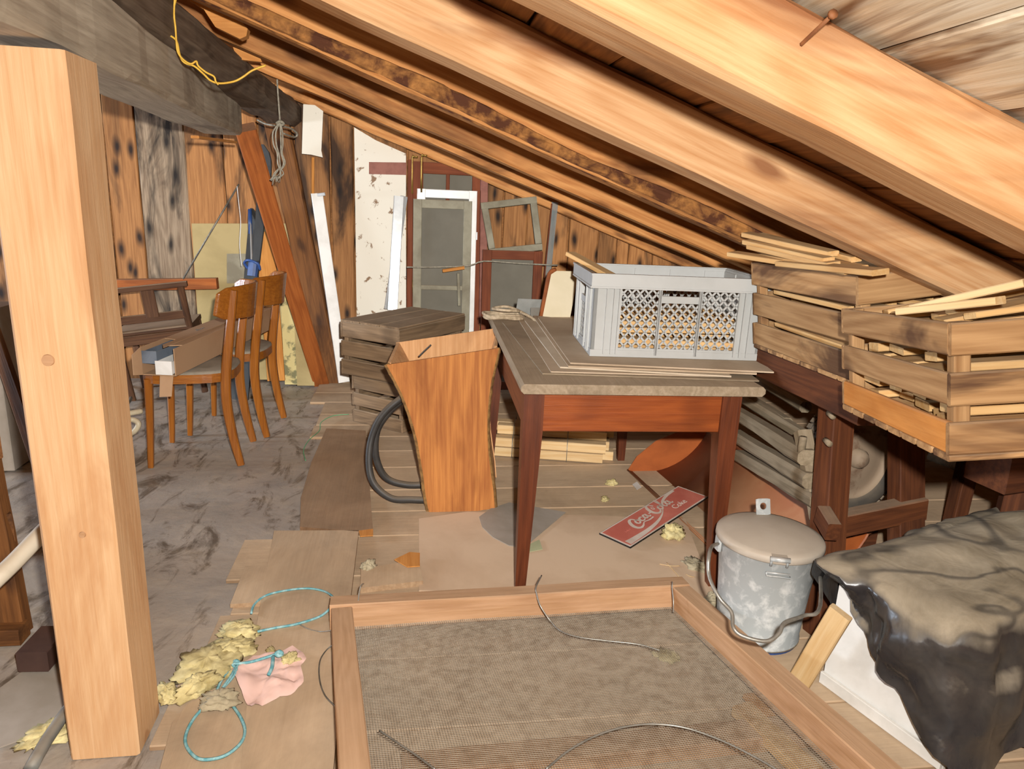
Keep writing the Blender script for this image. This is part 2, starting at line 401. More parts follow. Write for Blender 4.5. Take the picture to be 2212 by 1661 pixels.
# ------------------------------------------------------------------ roof: rafters, sheathing, beams
Z0, SL = 1.60, 0.36                                   # underside of the rafters: z = Z0 - SL*x
RD = V((1, 0, -SL)).normalized(); RN = V((SL, 0, 1)).normalized()
def roofz(x): return Z0 - SL * x
YW = 5.05
rafters = [(1.02, .115, .118, M_RAFT, 'nearest thick pale pine rafter with a bent nail'),
           (1.66, .115, .122, M_RAFT, 'pale pine rafter with big knots, second from the viewer'),
           (2.40, .13, .125, M_RAFT2, 'orange rafter with a strip of rotten bark along its edge'),
           (3.24, .11, .122, M_RAFT2, 'orange rafter next behind the bark-edged one'),
           (3.90, .11, .122, M_RAFT2, 'narrow orange rafter, second from the gable wall'),
           (5.00, .11, .122, M_RAFT2, 'brown rafter tight against the gable wall')]
for i, (yf, wd, h, m, lab) in enumerate(rafters):
    x0, x1 = -2.05, 3.55
    off = RN * (h / 2)
    p0 = V((x0, yf - wd / 2, roofz(x0))) + off; p1 = V((x1, yf - wd / 2, roofz(x1))) + off
    r = thing('rafter', lab, 'rafter', p0, 'roof rafters')
    board('timber', p0, p1, wd, h, m, r, n=60, jit=.006, seed=i + 1, ch=.008)
    if i == 2:   # rotten bark along the near lower arris
        vs_, fs = [], []
        N = 150; L = (p1 - p0).length
        for k in range(N + 1):
            x = L * k / N
            for j in range(7):
                a = j / 6
                nz = mnoise.noise(V((x * 14, a * 4, 3))) * .012 + mnoise.noise(V((x * 40, a * 9, 8))) * .006
                y = -wd / 2 - .003 - nz * .7 - .006 * math.sin(a * math.pi)
                z = -h / 2 + .0 + a * (.055 + .02 * mnoise.noise(V((x * 2, 0, 5))))
                if j == 0: y += .03; z -= .004
                if j == 6: y = -wd / 2 + .01
                vs_.append((x, y, z))
        for k in range(N):
            for j in range(6):
                a = k * 7 + j; fs.append((a, a + 1, a + 8, a + 7))
        b = make('bark_strip', vs_, fs, M_BARK, r, frame(p0, p1 - p0))
    if i == 0:
        a, b = at(1735, 92, y=yf - wd - .002), at(1797, 33, y=yf - wd - .06)
        nb = tube('nail', [a + (a - b) * .1, a, b], .0028, M_NAIL, r, 6, 1)
        tube('nail_head', [b, b + (b - a).normalized() * .004], .0058, M_NAIL, nb, 8, 1)
# sheathing boards run along the depth of the attic
RH = .122
ceil_v = [(-2.05, -1.6, roofz(-2.05) + .16), (3.6, -1.6, roofz(3.6) + .16), (3.6, 5.25, roofz(3.6) + .16), (-2.05, 5.25, roofz(-2.05) + .16),
          (-5.2, -1.6, 1.3), (-5.2, 5.25, 1.3)]
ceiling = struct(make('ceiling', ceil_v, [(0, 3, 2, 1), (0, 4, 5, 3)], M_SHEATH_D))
x = -2.0; k = 0
while x < 3.5:
    wb = RND.uniform(.17, .26)
    c = V((x + wb / 2, 0, roofz(x + wb / 2))) + RN * (RH + .012 + (.004 if k % 2 else 0))
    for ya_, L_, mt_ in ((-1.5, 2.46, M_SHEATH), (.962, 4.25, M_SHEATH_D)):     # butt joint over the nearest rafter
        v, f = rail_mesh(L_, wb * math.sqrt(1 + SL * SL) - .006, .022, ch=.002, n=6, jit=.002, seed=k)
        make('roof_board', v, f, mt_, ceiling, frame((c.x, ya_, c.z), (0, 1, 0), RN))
    x += wb; k += 1
# the purlin and the dark log it carries, along the depth
t = thing('purlin_beam', 'squared grey old beam on the left, ending where the stained brace starts', 'beam', (-.82, 4.0, 1.53))
board('timber', V((-.50, -.2, 1.615)) + V((-.1, 0, 0)), V((-.92, 4.02, 1.64)), .2, .165, M_OLD, t, n=50, jit=.008, seed=5, ch=.015)
board('timber_shake', at(421, 296, y=3.4), at(505, 307, y=3.95), .035, .012, M_SAWN, t, ch=.002)
t = thing('purlin_log', 'dark rough round-edged log under the rafters, reaching the gable wall', 'beam', (-.78, 5.0, 1.71))
board('timber', (-.79, -.2, 1.775), (-.77, 5.03, 1.775), .22, .15, M_DARK, t, n=50, jit=.015, seed=9, ch=.035)
o = plate('sawn_offcut', [at(q[0], q[1], y=2.62) for q in [(408, 0), (440, 0), (505, 28), (535, 62), (532, 78), (518, 84), (465, 58), (440, 20)]], .04, M_SAWN, up=(0, -1, 0))
tag(o, 'orange rounded board end poking out beside the dark log', 'board')
o = plate('sawn_batten', [at(q[0], q[1], y=3.3) for q in [(500, 92), (560, 120), (566, 134), (512, 128)]], .03, M_SAWN, up=(0, -1, 0))
tag(o, 'short splintered batten nailed below the rafters near the rope', 'board')
# posts and braces
t = thing('timber_post', 'new squared pine post standing large in the left foreground', 'post', (-.685, 1.575, 0))
board('timber', (-.685, 1.575, 0), (-.685, 1.575, 1.528), .15, .15, M_POST, t, up=(0, -1, 0), n=16, jit=.002, seed=3, ch=.006)
for q in ((104, 778), (190, 552), (178, 1155)):
    p = at(q[0], q[1], y=1.499)
    if q[0] == 190: continue
    v, f = lathe_data([(0, .004), (.011 if q[0] == 104 else .006, .004), (.012 if q[0] == 104 else .007, 0)], 20)
    make('wood_plug', v, f, M_FRAME, t, Matrix.Translation(p + V((0, .001, 0))) @ Matrix.Rotation(math.pi / 2, 4, 'X'))
t = thing('diagonal_brace', 'orange stained diagonal brace from the grey beam down to the floor', 'brace', (-.6, 4.98, 0))
board('timber', (-.815, 4.05, 1.60), (-.565, 4.93, 0.0), .105, .10, M_BRACE, t, up=(.2, -1, 0), n=8, jit=.002, ch=.006)
t = thing('wall_strut', 'dark brown knotty strut leaning along the gable wall beside the orange brace', 'brace', (-.5, 4.98, 0))
board('timber', (-.80, 4.94, 1.72), (-.50, 4.94, 0.0), .15, .08, M_BRACE2, t, up=(0, -1, 0), n=10, jit=.006, ch=.01)

# ------------------------------------------------------------------ gable wall of vertical planks
edges = [-60, 20, 90, 150, 205, 237, 305, 408, 490, 565, 640, 715, 764, 880, 985, 1088, 1140, 1199, 1232, 1298, 1340, 1367, 1420, 1480, 1540, 1600, 1680, 1760, 1850, 1950]
xs = [at(q, 470, y=YW).x for q in edges]
wb = struct(make('wall_back', [(-5.2, 5.16, 0), (xs[0], 5.16, 0), (4.2, 5.16, 0), (4.2, 5.16, .2), (-2.05, 5.16, 2.5), (-5.2, 5.16, 1.3), (-5.2, 5.2, 0), (4.2, 5.2, 0)],
     [(0, 2, 3, 4, 5)], M_SHEATH_D))
for i in range(len(xs) - 1):
    a, b = xs[i] + .004, xs[i + 1] - .004
    top = roofz(b) + .11
    if top < .15: break
    mat = M_WALLG if edges[i] in (305,) else (M_BRACE2 if edges[i] in (205, 150) else M_WALL)
    board('plank', (( a + b) / 2, YW + .03 + RND.uniform(-.012, .012), -.02), ((a + b) / 2 + RND.uniform(-.006, .006), YW + .03, top), b - a, .028, mat, wb, up=(0, -1, 0), n=18, jit=.006, seed=i, ch=.006)
for i in range(9):   # planks left of the window area
    a = -5.1 + i * .24
    if a + .24 > xs[0]: break
    board('plank', (a + .12, YW + .03, 0), (a + .12, YW + .03, min(2.3, 1.25 + (a + 5.2) * .35)), .232, .028, M_WALL, wb, up=(0, -1, 0), n=6, jit=.005, seed=i + 40)
cov = None
# other walls of the attic
wl_ = struct(make('wall_left', [(-5.1, -1.6, 0), (-5.1, 5.2, 0), (-5.1, 5.2, 1.35), (-5.1, -1.6, 1.35), (-5.1, 3.1, .75), (-5.1, 4.1, .75), (-5.1, 4.1, 1.3), (-5.1, 3.1, 1.3)],
     [(0, 1, 5, 4), (1, 2, 6, 5), (2, 3, 7, 6), (3, 0, 4, 7)], M_WALL))
t = struct(thing('window_1', 'small attic window in the left wall', 'window', (-5.1, 3.6, .75))); del t['category']; del t['label']
for a, b in (((-5.08, 3.08, .75), (-5.08, 4.12, .75)), ((-5.08, 3.08, 1.3), (-5.08, 4.12, 1.3)), ((-5.08, 3.1, .75), (-5.08, 3.1, 1.3)), ((-5.08, 4.1, .75), (-5.08, 4.1, 1.3))):
    board('window_frame', a, b, .06, .05, M_WHITE, t, up=(1, 0, 0))
struct(make('wall_front', [(-5.2, -1.58, 0), (4.2, -1.58, 0), (4.2, -1.58, .2), (-2.05, -1.58, 2.5), (-5.2, -1.58, 1.3)], [(0, 4, 3, 2, 1)], M_SHEATH_D))
struct(make('wall_right', [(3.3, -1.6, 0), (3.3, 5.2, 0), (3.3, 5.2, .7), (3.3, -1.6, .7)], [(0, 3, 2, 1)], M_BROWN))

# ------------------------------------------------------------------ floor
gn = 60; vs_, fs = [], []
for j in range(gn + 1):
    for i in range(gn + 1):
        x = -5.2 + 8.6 * i / gn; y = -1.6 + 6.8 * j / gn
        z = -.004 + .006 * mnoise.noise(V((x * 1.7, y * 2.3, 0)))
        vs_.append((x, y, min(z, 0)))
for j in range(gn):
    for i in range(gn):
        a = j * (gn + 1) + i; fs.append((a, a + 1, a + gn + 2, a + gn + 1))
floor = struct(make('floor', vs_, fs, M_CEMENT, smooth=True))
def G(px, py, z=0.0): return at(px, py, z=z)
# fixed boards of the floor on the right-hand side, one behind the other
yb = 1.05; k = 0
while yb < 5.0:
    wd = RND.uniform(.2, .3)
    xl = at(700, 1000, y=yb).x if False else -.40 + .035 * math.sin(k * 2.1) - max(0, (yb - 3.2)) * .12 - (.16 if yb < 2.5 else 0)
    board('floor_board', (xl, yb + wd / 2, .004), (3.3, yb + wd / 2 - .02, .004), wd - .005, .016, M_FLOORB, floor, n=8, jit=.0015, seed=k)
    yb += wd; k += 1
def ground_plate(name, px, th, mat, label, cat, z0=.012, group=None):
    o = plate(name, [G(q[0], q[1], z0 + th) for q in px], th, mat, ex=(0, 1, 0))
    return tag(o, label, cat, group)
ground_plate('loose_plank', [(592, 1146), (775, 1145), (742, 1420), (720, 1661), (520, 1661), (545, 1400)], .016, M_FLOORB, 'wide dusty plank on the floor under the pink cloth', 'plank')
ground_plate('loose_plank', [(440, 1480), (545, 1400), (530, 1661), (345, 1661), (372, 1560)], .012, M_FLOORB, 'dusty plank beside the foot of the pine post', 'plank')
ground_plate('loose_plank', [(672, 1000), (705, 925), (790, 930), (806, 1150), (648, 1138), (650, 1075)], .016, M_FLOORBR, 'dark brown plank on the floor left of the hose', 'plank')
ground_plate('loose_plank', [(778, 1270), (780, 1228), (905, 1208), (914, 1254)], .02, M_FLOORB, 'short pale board end on the floor behind the mesh frame', 'plank')
ground_plate('loose_plank', [(497, 1305), (530, 1222), (588, 1224), (565, 1300)], .014, M_FLOORB, 'short board offcut left of the blue twine', 'plank')
ground_plate('hardboard_sheet', [(905, 1275), (905, 1120), (1010, 1105), (1480, 1120), (1545, 1290)], .005, M_HARDB, 'smooth dusty brown hardboard sheet on the floor under the table', 'board', .014)
pts = [(1035, 1116), (1060, 1098), (1100, 1085), (1222, 1106), (1132, 1182), (1100, 1178), (1065, 1160), (1042, 1138)]
ground_plate('grey_sheet', pts, .003, M_SHEETG, 'grey round-cornered sheet lying beside the front table leg', 'sheet', .02)
ground_plate('green_card', [(1128, 1183), (1165, 1165), (1172, 1186), (1125, 1195)], .002, plain('pale_green', 'a9ab86', '9b9c7a', 6., .8), 'small pale green card peeping from under the grey sheet', 'card', .021)
ground_plate('wood_splinter', [(852, 1208), (885, 1192), (907, 1194), (907, 1222), (880, 1224)], .004, M_SAWN, 'orange plywood scrap on the floor behind the mesh frame', 'scrap', .035)
ground_plate('wood_splinter', [(775, 1146), (806, 1142), (806, 1156), (778, 1158)], .004, M_SAWN, 'small red-brown wood scrap at the corner of the dark plank', 'scrap', .03)
ground_plate('paper_label', [(1366, 1046), (1376, 1040), (1386, 1052), (1376, 1058)], .001, M_WHITE, 'tiny white and green paper label beside the rusty trough', 'label', .022)

# ------------------------------------------------------------------ table
TO = V((.36, 2.09, 0)); TA = -.035
TM = Matrix.Translation(TO) @ Matrix.Rotation(TA, 4, 'Z')
TW, TL, TH = .795, 1.36, .75
tab = thing('table', 'red-brown kitchen table with tapered legs and a dusty grey top', 'table', M=TM)
def tb(name, c, s, mat, par=tab, **k): return box(name, c, s, mat, par, TM, **k)
v, f = plate_data([(0, 0), (TW, 0), (TW, TL), (0, TL)], .03)
n0 = rail_mesh(TL, TW, .032, ch=.012)
make('table_top', n0[0], n0[1], M_TTOP, tab, TM @ frame((TW / 2, 0, TH - .016), (0, 1, 0)))
lx0, lx1, ly0, ly1 = .016, TW - .062, .03, TL - .05
lw = .064
for (cx_, sx) in ((lx0, 1), (lx1, -1)):
    for (cy_, sy) in ((ly0, 1), (ly1, -1)):
        top, bot = lw, .034
        v_, ztop, zk = [], TH - .032, TH - .17
        for z, s_ in ((ztop, top), (zk, top), (0, bot)):
            v_ += [(cx_, cy_, z), (cx_ + sx * s_, cy_, z), (cx_ + sx * s_, cy_ + sy * s_, z), (cx_, cy_ + sy * s_, z)]
        fc = [(0, 1, 2, 3), (11, 10, 9, 8)] + [(a + k, a + 4 + k, a + 4 + (k + 1) % 4, a + (k + 1) % 4) for a in (0, 4) for k in range(4)]
        if sx * sy < 0: fc = [tuple(reversed(q)) for q in fc]
        Ml = TM @ frame((cx_, cy_, 0), (0, 0, 1), (0, 1, 0)); Mi = (frame((cx_, cy_, 0), (0, 0, 1), (0, 1, 0))).inverted()
        make('leg', [Mi @ V(q) for q in v_], fc, M_TLEG, tab, Ml)
ah = .135; zc = TH - .032 - ah / 2
tb('apron', ((lx0 + lx1) / 2, ly0 + .022, zc), (lx1 - lx0 - 2 * lw, .024, ah), M_TABLE)
tb('apron', ((lx0 + lx1) / 2, ly1 - .022, zc), (lx1 - lx0 - 2 * lw, .024, ah), M_TABLE)
tb('apron', (lx0 + .02, (ly0 + ly1) / 2, zc), (.024, ly1 - ly0 - 2 * lw, ah), M_TLEG)
tb('apron', (lx1 - .02, (ly0 + ly1) / 2, zc), (.024, ly1 - ly0 - 2 * lw, ah), M_TLEG)
# sheets of board on the table
zt = TH + .001
def tsheet(px, th, mat, label, z):
    o = plate('board_sheet', [at(q[0], q[1], z=z + th) for q in px], th, mat, ex=(1, 0, 0)); tag(o, label, 'board', 'boards lying on the table'); return z + th + .0015
zt = tsheet([(1172, 806), (1640, 822), (1480, 700), (1085, 695)], .004, M_TTOP, 'lowest dark dusty sheet on the table, its front edge near the table edge', zt)
zt = tsheet([(1190, 802), (1560, 812), (1420, 690), (1120, 690)], .004, M_SHEETW, 'thin dusty sheet second from the bottom of the pile on the table', zt)
zt = tsheet([(1210, 792), (1580, 812), (1440, 680), (1128, 684)], .005, plain('pale_panel', 'cdbda6', 'bba88f', 4., .8), 'white-edged thin panel in the middle of the pile on the table', zt)
zt = tsheet([(1228, 790), (1635, 806), (1510, 690), (1150, 680)], .006, M_SHEETW, 'dusty panel with frayed pale edge just below the topmost sheet', zt)
zt = tsheet([(1232, 783), (1672, 803), (1560, 720), (1160, 682)], .005, M_SHEETW, 'topmost dusty board under the grey crate, corner past the table edge', zt)
ZT = zt
# ---- grey plastic crate
cw, cdp, chh = .60, .40, .285
c0 = at(1275, 764, z=ZT + .008); c1 = at(1627, 774, z=ZT + .008)
CA = math.atan2(c1.y - c0.y, c1.x - c0.x)
CM = Matrix.Translation(V((c0.x, c0.y, ZT))) @ Matrix.Rotation(CA, 4, 'Z')
cr = thing('plastic_crate', 'grey plastic stacking crate with lattice sides full of laths, on the table', 'crate', M=CM)
def lattice(x0, x1, z0, z1, s=.029, bw=.0062, th=.006):
    parts = []
    def seg(a, b):
        d = V((b[0] - a[0], 0, b[1] - a[1])); 
        if d.length < .006: return
        v, f = rail_mesh(d.length, th, bw, ch=.001)
        # light version: plain 4-sided bar
        L = d.length; w_, h_ = th / 2, bw / 2
        v = [(0, -w_, -h_), (0, w_, -h_), (0, w_, h_), (0, -w_, h_), (L, -w_, -h_), (L, w_, -h_), (L, w_, h_), (L, -w_, h_)]
        f = [(0, 1, 5, 4), (1, 2, 6, 5), (2, 3, 7, 6), (3, 0, 4, 7)]
        parts.append(xf((v, f), frame((a[0], 0, a[1]), d, (0, 1, 0)) if False else frame((a[0], 0, a[1]), d, V((0, 1, 0)).cross(d))))
    W_, H_ = x1 - x0, z1 - z0; k_ = 1.15   # steepness
    c = -H_ / k_
    while c < W_:
        # line x = c + t/k_, z = t
        t0, t1 = max(0, -c * k_), min(H_, (W_ - c) * k_)
        if t1 > t0:
            seg((x0 + c + t0 / k_, z0 + t0), (x0 + c + t1 / k_, z0 + t1))
            seg((x1 - c - t0 / k_, z0 + t0), (x1 - c - t1 / k_, z0 + t1))
        c += s
    return merge(parts)
def crate_side(M, L, panels, handle):
    """wall in local XZ, outer face at y=0 going to +y (inside); L long"""
    H_ = chh; t_ = .01
    side = inst_parts = []
    def bx(x0, x1, z0, z1, y0=0., y1=.012):
        v = [(x0, y0, z0), (x1, y0, z0), (x1, y1, z0), (x0, y1, z0), (x0, y0, z1), (x1, y0, z1), (x1, y1, z1), (x0, y1, z1)]
        return v, [(3, 2, 1, 0), (4, 5, 6, 7), (0, 1, 5, 4), (1, 2, 6, 5), (2, 3, 7, 6), (3, 0, 4, 7)]
    zb, ztp = .012, H_ - .04
    parts = [bx(0, L, 0, zb + .012, -.002, .012), bx(0, L, ztp, H_ - .002, .0, .008)]
    prev = 0; lat = []
    for (a, b, za, zb2) in panels:
        parts.append(bx(prev, a, 0, H_ - .01)); prev = b
        parts.append(bx(a - .006, a + .002, .01, ztp, -.008, .004)); parts.append(bx(b - .002, b + .006, .01, ztp, -.008, .004))
        if zb2 < ztp - .005:   # hand hole above
            parts.append(bx(a, b, zb2 - .004, zb2 + .02))
            lat.append(lattice(a, b, za, zb2))
        else: lat.append(lattice(a, b, za, ztp))
        parts.append(bx(a, b, 0, za + .004))
    parts.append(bx(prev, L, 0, H_ - .01))
    if handle: pass
    for xx in (.045, .07, L - .045, L - .07):
        parts.append(bx(xx - .003, xx + .003, .01, ztp, -.008, .001))
    d = merge(parts)
    s_ = make('side_wall', d[0], d[1], M_GREYP, cr, M)
    dl = merge(lat)
    stuff(make('lattice', [(q[0], q[1] + .006, q[2]) for q in dl[0]], dl[1], M_GREYP, s_, M))
    return s_
pf = [(.092, .226, .028, 9), (.232, .368, .028, chh - .088), (.374, .508, .028, 9)]
crate_side(CM, cw, pf, True)
crate_side(CM @ Matrix.Translation((cw, cdp, 0)) @ Matrix.Rotation(math.pi, 4, 'Z'), cw, pf, True)
ps = [(.13, .27, .028, chh - .12)]
sideM = CM @ Matrix.Translation((0, cdp, 0)) @ Matrix.Rotation(-math.pi / 2, 4, 'Z')
crate_side(sideM, cdp, ps, True)
crate_side(CM @ Matrix.Translation((cw, 0, 0)) @ Matrix.Rotation(math.pi / 2, 4, 'Z'), cdp, ps, True)
# rim
parts = []
for (a, b, cc, dd, z0_, z1_) in ((-.014, cw + .014, -.014, .004, chh - .04, chh), (-.014, cw + .014, cdp - .004, cdp + .014, chh - .04, chh), (-.014, .004, .004, cdp - .004, chh - .04, chh), (cw - .004, cw + .014, .004, cdp - .004, chh - .04, chh),
                               (-.018, cw + .018, -.018, .0, chh - .046, chh - .04), (-.018, .0, 0, cdp, chh - .046, chh - .04), (cw, cw + .018, 0, cdp, chh - .046, chh - .04), (-.016, cw + .016, -.016, 0, chh - .004, chh + .003), (-.016, 0, 0, cdp, chh - .004, chh + .003), (cw, cw + .016, 0, cdp, chh - .004, chh + .003), (-.016, cw + .016, cdp, cdp + .016, chh - .004, chh + .003)):
    v = [(a, cc, z0_), (b, cc, z0_), (b, dd, z0_), (a, dd, z0_), (a, cc, z1_), (b, cc, z1_), (b, dd, z1_), (a, dd, z1_)]
    parts.append((v, [(3, 2, 1, 0), (4, 5, 6, 7), (0, 1, 5, 4), (1, 2, 6, 5), (2, 3, 7, 6), (3, 0, 4, 7)]))
d = merge(parts); make('rim', d[0], d[1], M_GREYP, cr, CM)
box('base', (cw / 2, cdp / 2, .008), (cw - .02, cdp - .02, .008), M_GREYP, cr, CM)
for fx in (.05, cw - .05):
    for fy in (.02, cdp - .02): box('foot', (fx, fy, .002), (.05, .03, .006), M_GREYP, cr, CM)
for k in range(16):   # kindling in the crate
    lz = .022 + (k // 4) * .03 + RND.uniform(0, .008); ly = .05 + (k % 4) * .095 + RND.uniform(0, .02)
    L = RND.uniform(.42, .54); x0_ = RND.uniform(.03, cw - .04 - L)
    a = CM @ V((x0_, ly, lz)); b = CM @ V((x0_ + L, ly + RND.uniform(-.02, .02), lz + RND.uniform(-.004, .008)))
    o = board('wood_lath', a, b, RND.uniform(.05, .08), RND.uniform(.014, .02), M_LATH, up=(RND.uniform(-.15, .15), 0, 1), ch=.002)
    tag(o, 'split lath lying inside the grey plastic crate', 'lath', 'laths in the grey crate')
a, b = at(1232, 548, y=2.78), at(1300, 585, y=2.60)
o = board('wood_lath', a, b + (b - a) * .5, .045, .016, M_LATH, ch=.002)
tag(o, 'reddish lath sticking up out of the back corner of the grey crate', 'lath')
# ---- slab, tin bracket and rope at the far end of the table
zz = TH + .012
A = at(1170, 696, z=TH)
ex_ = V((.16, .02, 0))
o = thing('cream_slab', 'cream slab with a rusty edge leaning against the grey crate', 'slab', A)
base = V((A.x, A.y, TH + .003)); e1 = V((.135, .01, 0)); e2 = V((.035, .02, .235))
poly = [base, base + e1, base + e1 + e2, base + e2 + e1 * .2, base + e2 * .93 + e1 * .03]
plate('face', poly, .022, M_CREAM, o, up=(0, -1, .1))
tube('rusty_rim', [base + V((-.004, .012, 0)), base + e2 * .5 + V((-.002, .012, 0)), base + e2 * .93 + V((0, .012, 0)), base + e2 + e1 * .2 + V((0, .012, .002))], .012, M_RUSTE, o, 6, 3)
o = thing('tin_bracket', 'folded grey tin bracket lying at the far end of the table', 'bracket', at(1140, 690, z=TH))
p0 = at(1112, 684, z=TH + .004)
plate('flange', [p0, p0 + V((.17, -.02, 0)), p0 + V((.17, .0, .085)), p0 + V((.015, .02, .085))], .003, M_TIN, o, up=(0, -1, 0))
plate('flange', [p0 + V((.06, -.1, .002)), p0 + V((.165, -.1, .002)), p0 + V((.165, -.06, .055)), p0 + V((.065, -.06, .055))], .003, M_TIN, o, up=(0, -1, .6))
plate('flange', [p0 + V((0, .0, .001)), p0 + V((.165, -.02, .001)), p0 + V((.165, -.1, .001)), p0 + V((.06, -.1, .001))], .003, M_TIN, o)
pts = []
c = at(1092, 682, z=TH + .02)
for k in range(26):
    a = k / 26 * math.pi * 2 * 3.2
    pts.append(V((c.x - .01 + (.085 + .006 * (k % 3)) * math.cos(a), c.y + (.075 + .012 * math.sin(k)) * math.sin(a), TH + .012 + .018 * k / 26 + .004 * math.sin(k * 2.3))))
pts += [c + V((.05, -.04, .03)), c + V((-.02, -.06, .035)), c + V((-.06, .02, .03)), c + V((.02, .05, .035)), c + V((.1, -.06, .01)), c + V((.13, -.13, -.005)), c + V((.16, -.2, -.012))]
tag(tube('rope_coil', pts, .007, M_ROPE, n=7, sub=4), 'coil of twisted pale rope at the far left corner of the table', 'rope')

# ------------------------------------------------------------------ wooden hopper and hose
def HF(px, py, off=0.):   # leaning front plane y = 2.77 + .16*z
    r = (at(px, py, d=1.0) - CAM)
    t_ = (2.77 + off + .16 * CAM.z) / (r.y - .16 * r.z)
    return CAM + r * t_
hp = thing('wooden_hopper', 'tall flared wooden tub of rough-edged boards standing beside the table', 'tub', HF(1000, 1110))
Lp = [(835, 788), (850, 815), (868, 850), (882, 885), (893, 920), (902, 955), (908, 990), (914, 1025), (918, 1060), (924, 1095), (930, 1119)]
Rp = [(1069, 1098), (1066, 1060), (1060, 1020), (1055, 980), (1053, 940), (1053, 900), (1056, 860), (1062, 820), (1070, 785), (1078, 752)]
fp = [HF(*q) for q in Lp + Rp]
plate('front_board', fp, .028, M_HOPF, hp, up=(0, -1, .16), ex=HF(1000, 760) - HF(1000, 1100))
off = V((.035, .235, .045))
def inn(p): return p + off
plate('back_board', [inn(p) for p in fp], .02, M_HOPI, hp, up=(0, -1, .16), ex=HF(1000, 760) - HF(1000, 1100))
for side, pp in (('side_board', [HF(*q) for q in Lp]), ('side_board', [HF(*q) for q in reversed(Rp)])):
    vv, ff = [], []
    sgn = 1 if pp is not None and pp[0].x < .2 else -1
    for p in pp:
        vv += [p + V((sgn * .004, .027, .004)), inn(p) + V((sgn * .004, .001, 0)), inn(p) + V((sgn * .016, .001, 0)), p + V((sgn * .016, .027, .004))]
    for k in range(len(pp) - 1):
        for j in range(4): ff.append((k * 4 + j, k * 4 + (j + 1) % 4, k * 4 + 4 + (j + 1) % 4, k * 4 + 4 + j))
    ff += [(0, 3, 2, 1), (len(vv) - 4, len(vv) - 3, len(vv) - 2, len(vv) - 1)]
    make(side, vv, ff, M_HOPI, hp)
M_BARKE = plain('bark_edge', '8a6638', '5f4220', 40., .9, bump=.8)
for pp in (Lp, Rp):
    q = [HF(*p_) for p_ in pp]
    sgn = -1 if pp is Lp else 1
    path = []
    for k, p in enumerate(smoothpath(q, 4)):
        path.append(p + V((sgn * .001 + .0025 * mnoise.noise(V((k * .9, 2, sgn))), .014, 0)))
    v, f = tube_data([p - path[0] for p in path], lambda t_: .0125 + .003 * mnoise.noise(V((t_ * 30, 0, 1))), 7)
    make('bark_edge', v, f, M_BARKE, hp, Matrix.Translation(path[0]))
hz = 3.02
def hq(px, py, y=hz): return at(px, py, y=y)
pts = [hq(990, 1060, 3.12), hq(925, 1073), hq(872, 1062), hq(832, 1030), hq(812, 985), hq(815, 930), hq(842, 888), hq(875, 862), hq(905, 855, 3.06), hq(925, 848, 3.07), hq(905, 845, 3.06),
       hq(865, 862, 2.99), hq(825, 898, 2.97), hq(803, 945, 2.96), hq(797, 1000, 2.93), hq(808, 1045, 2.9), hq(845, 1083, 2.87), hq(890, 1102, 2.85), hq(930, 1110, 2.84), hq(968, 1112, 2.84)]
pts = [V((p.x, p.y, max(p.z, .035))) for p in pts]
tag(tube('rubber_hose', pts, .0155, M_RUBBER, n=10, sub=6), 'thick black rubber hose looped beside the wooden tub', 'hose')
tag(tube('leather_strip', [HF(905, 770, .05), HF(918, 757, .06), HF(931, 745, .07)], .004, M_RUBBER, n=6), 'short dark strip curling over the rim of the wooden tub', 'strip')

# ------------------------------------------------------------------ wooden crates
def wooden_crate(label, M, L, W, H_, mats, nslat=3, inverted=False, cat='crate', group=None, slatgap=.025, bottoms=5):
    """local: X along L, Y along W, Z up, corner at origin; slats on the outside of four corner posts"""
    t_ = thing('wooden_crate', label, cat, M=M, group=group)
    sh = (H_ - slatgap * (nslat - 1)) / nslat; th = .012
    for k in range(nslat):
        z = sh / 2 + k * (sh + slatgap)
        j = lambda: RND.uniform(-.002, .002)
        m = mats[k % len(mats)] if isinstance(mats, (list, tuple)) else mats
        mb = mats[0] if isinstance(mats, (list, tuple)) else mats
        box('slat', (L / 2 + j(), th / 2, z), (L, th, sh), mb, t_, M, n=8, jit=.0015, seed=k)
        box('slat', (L / 2 + j(), W - th / 2, z), (L, th, sh), mb, t_, M, n=8, jit=.0015, seed=k + 5)
        box('slat', (th / 2, W / 2, z), (th, W - 2 * th - .001, sh), m, t_, M, n=8, jit=.0015, seed=k + 9)
        box('slat', (L - th / 2, W / 2, z), (th, W - 2 * th - .001, sh), mb, t_, M, n=8, jit=.0015, seed=k + 13)
    for cx_ in (th + .014, L - th - .014):
        for cy_ in (th + .014, W - th - .014):
            box('corner_post', (cx_, cy_, H_ / 2), (.028, .028, H_ - .002), mats[0] if isinstance(mats, (list, tuple)) else mats, t_, M)
    bz = H_ + .006 if inverted else -.006
    wdt = W / bottoms
    for k in range(bottoms):
        box('bottom_board', (L / 2, wdt * (k + .5), bz), (L, wdt - .006, .012), mats[0] if isinstance(mats, (list, tuple)) else mats, t_, M, n=6, jit=.001, seed=k)
    return t_
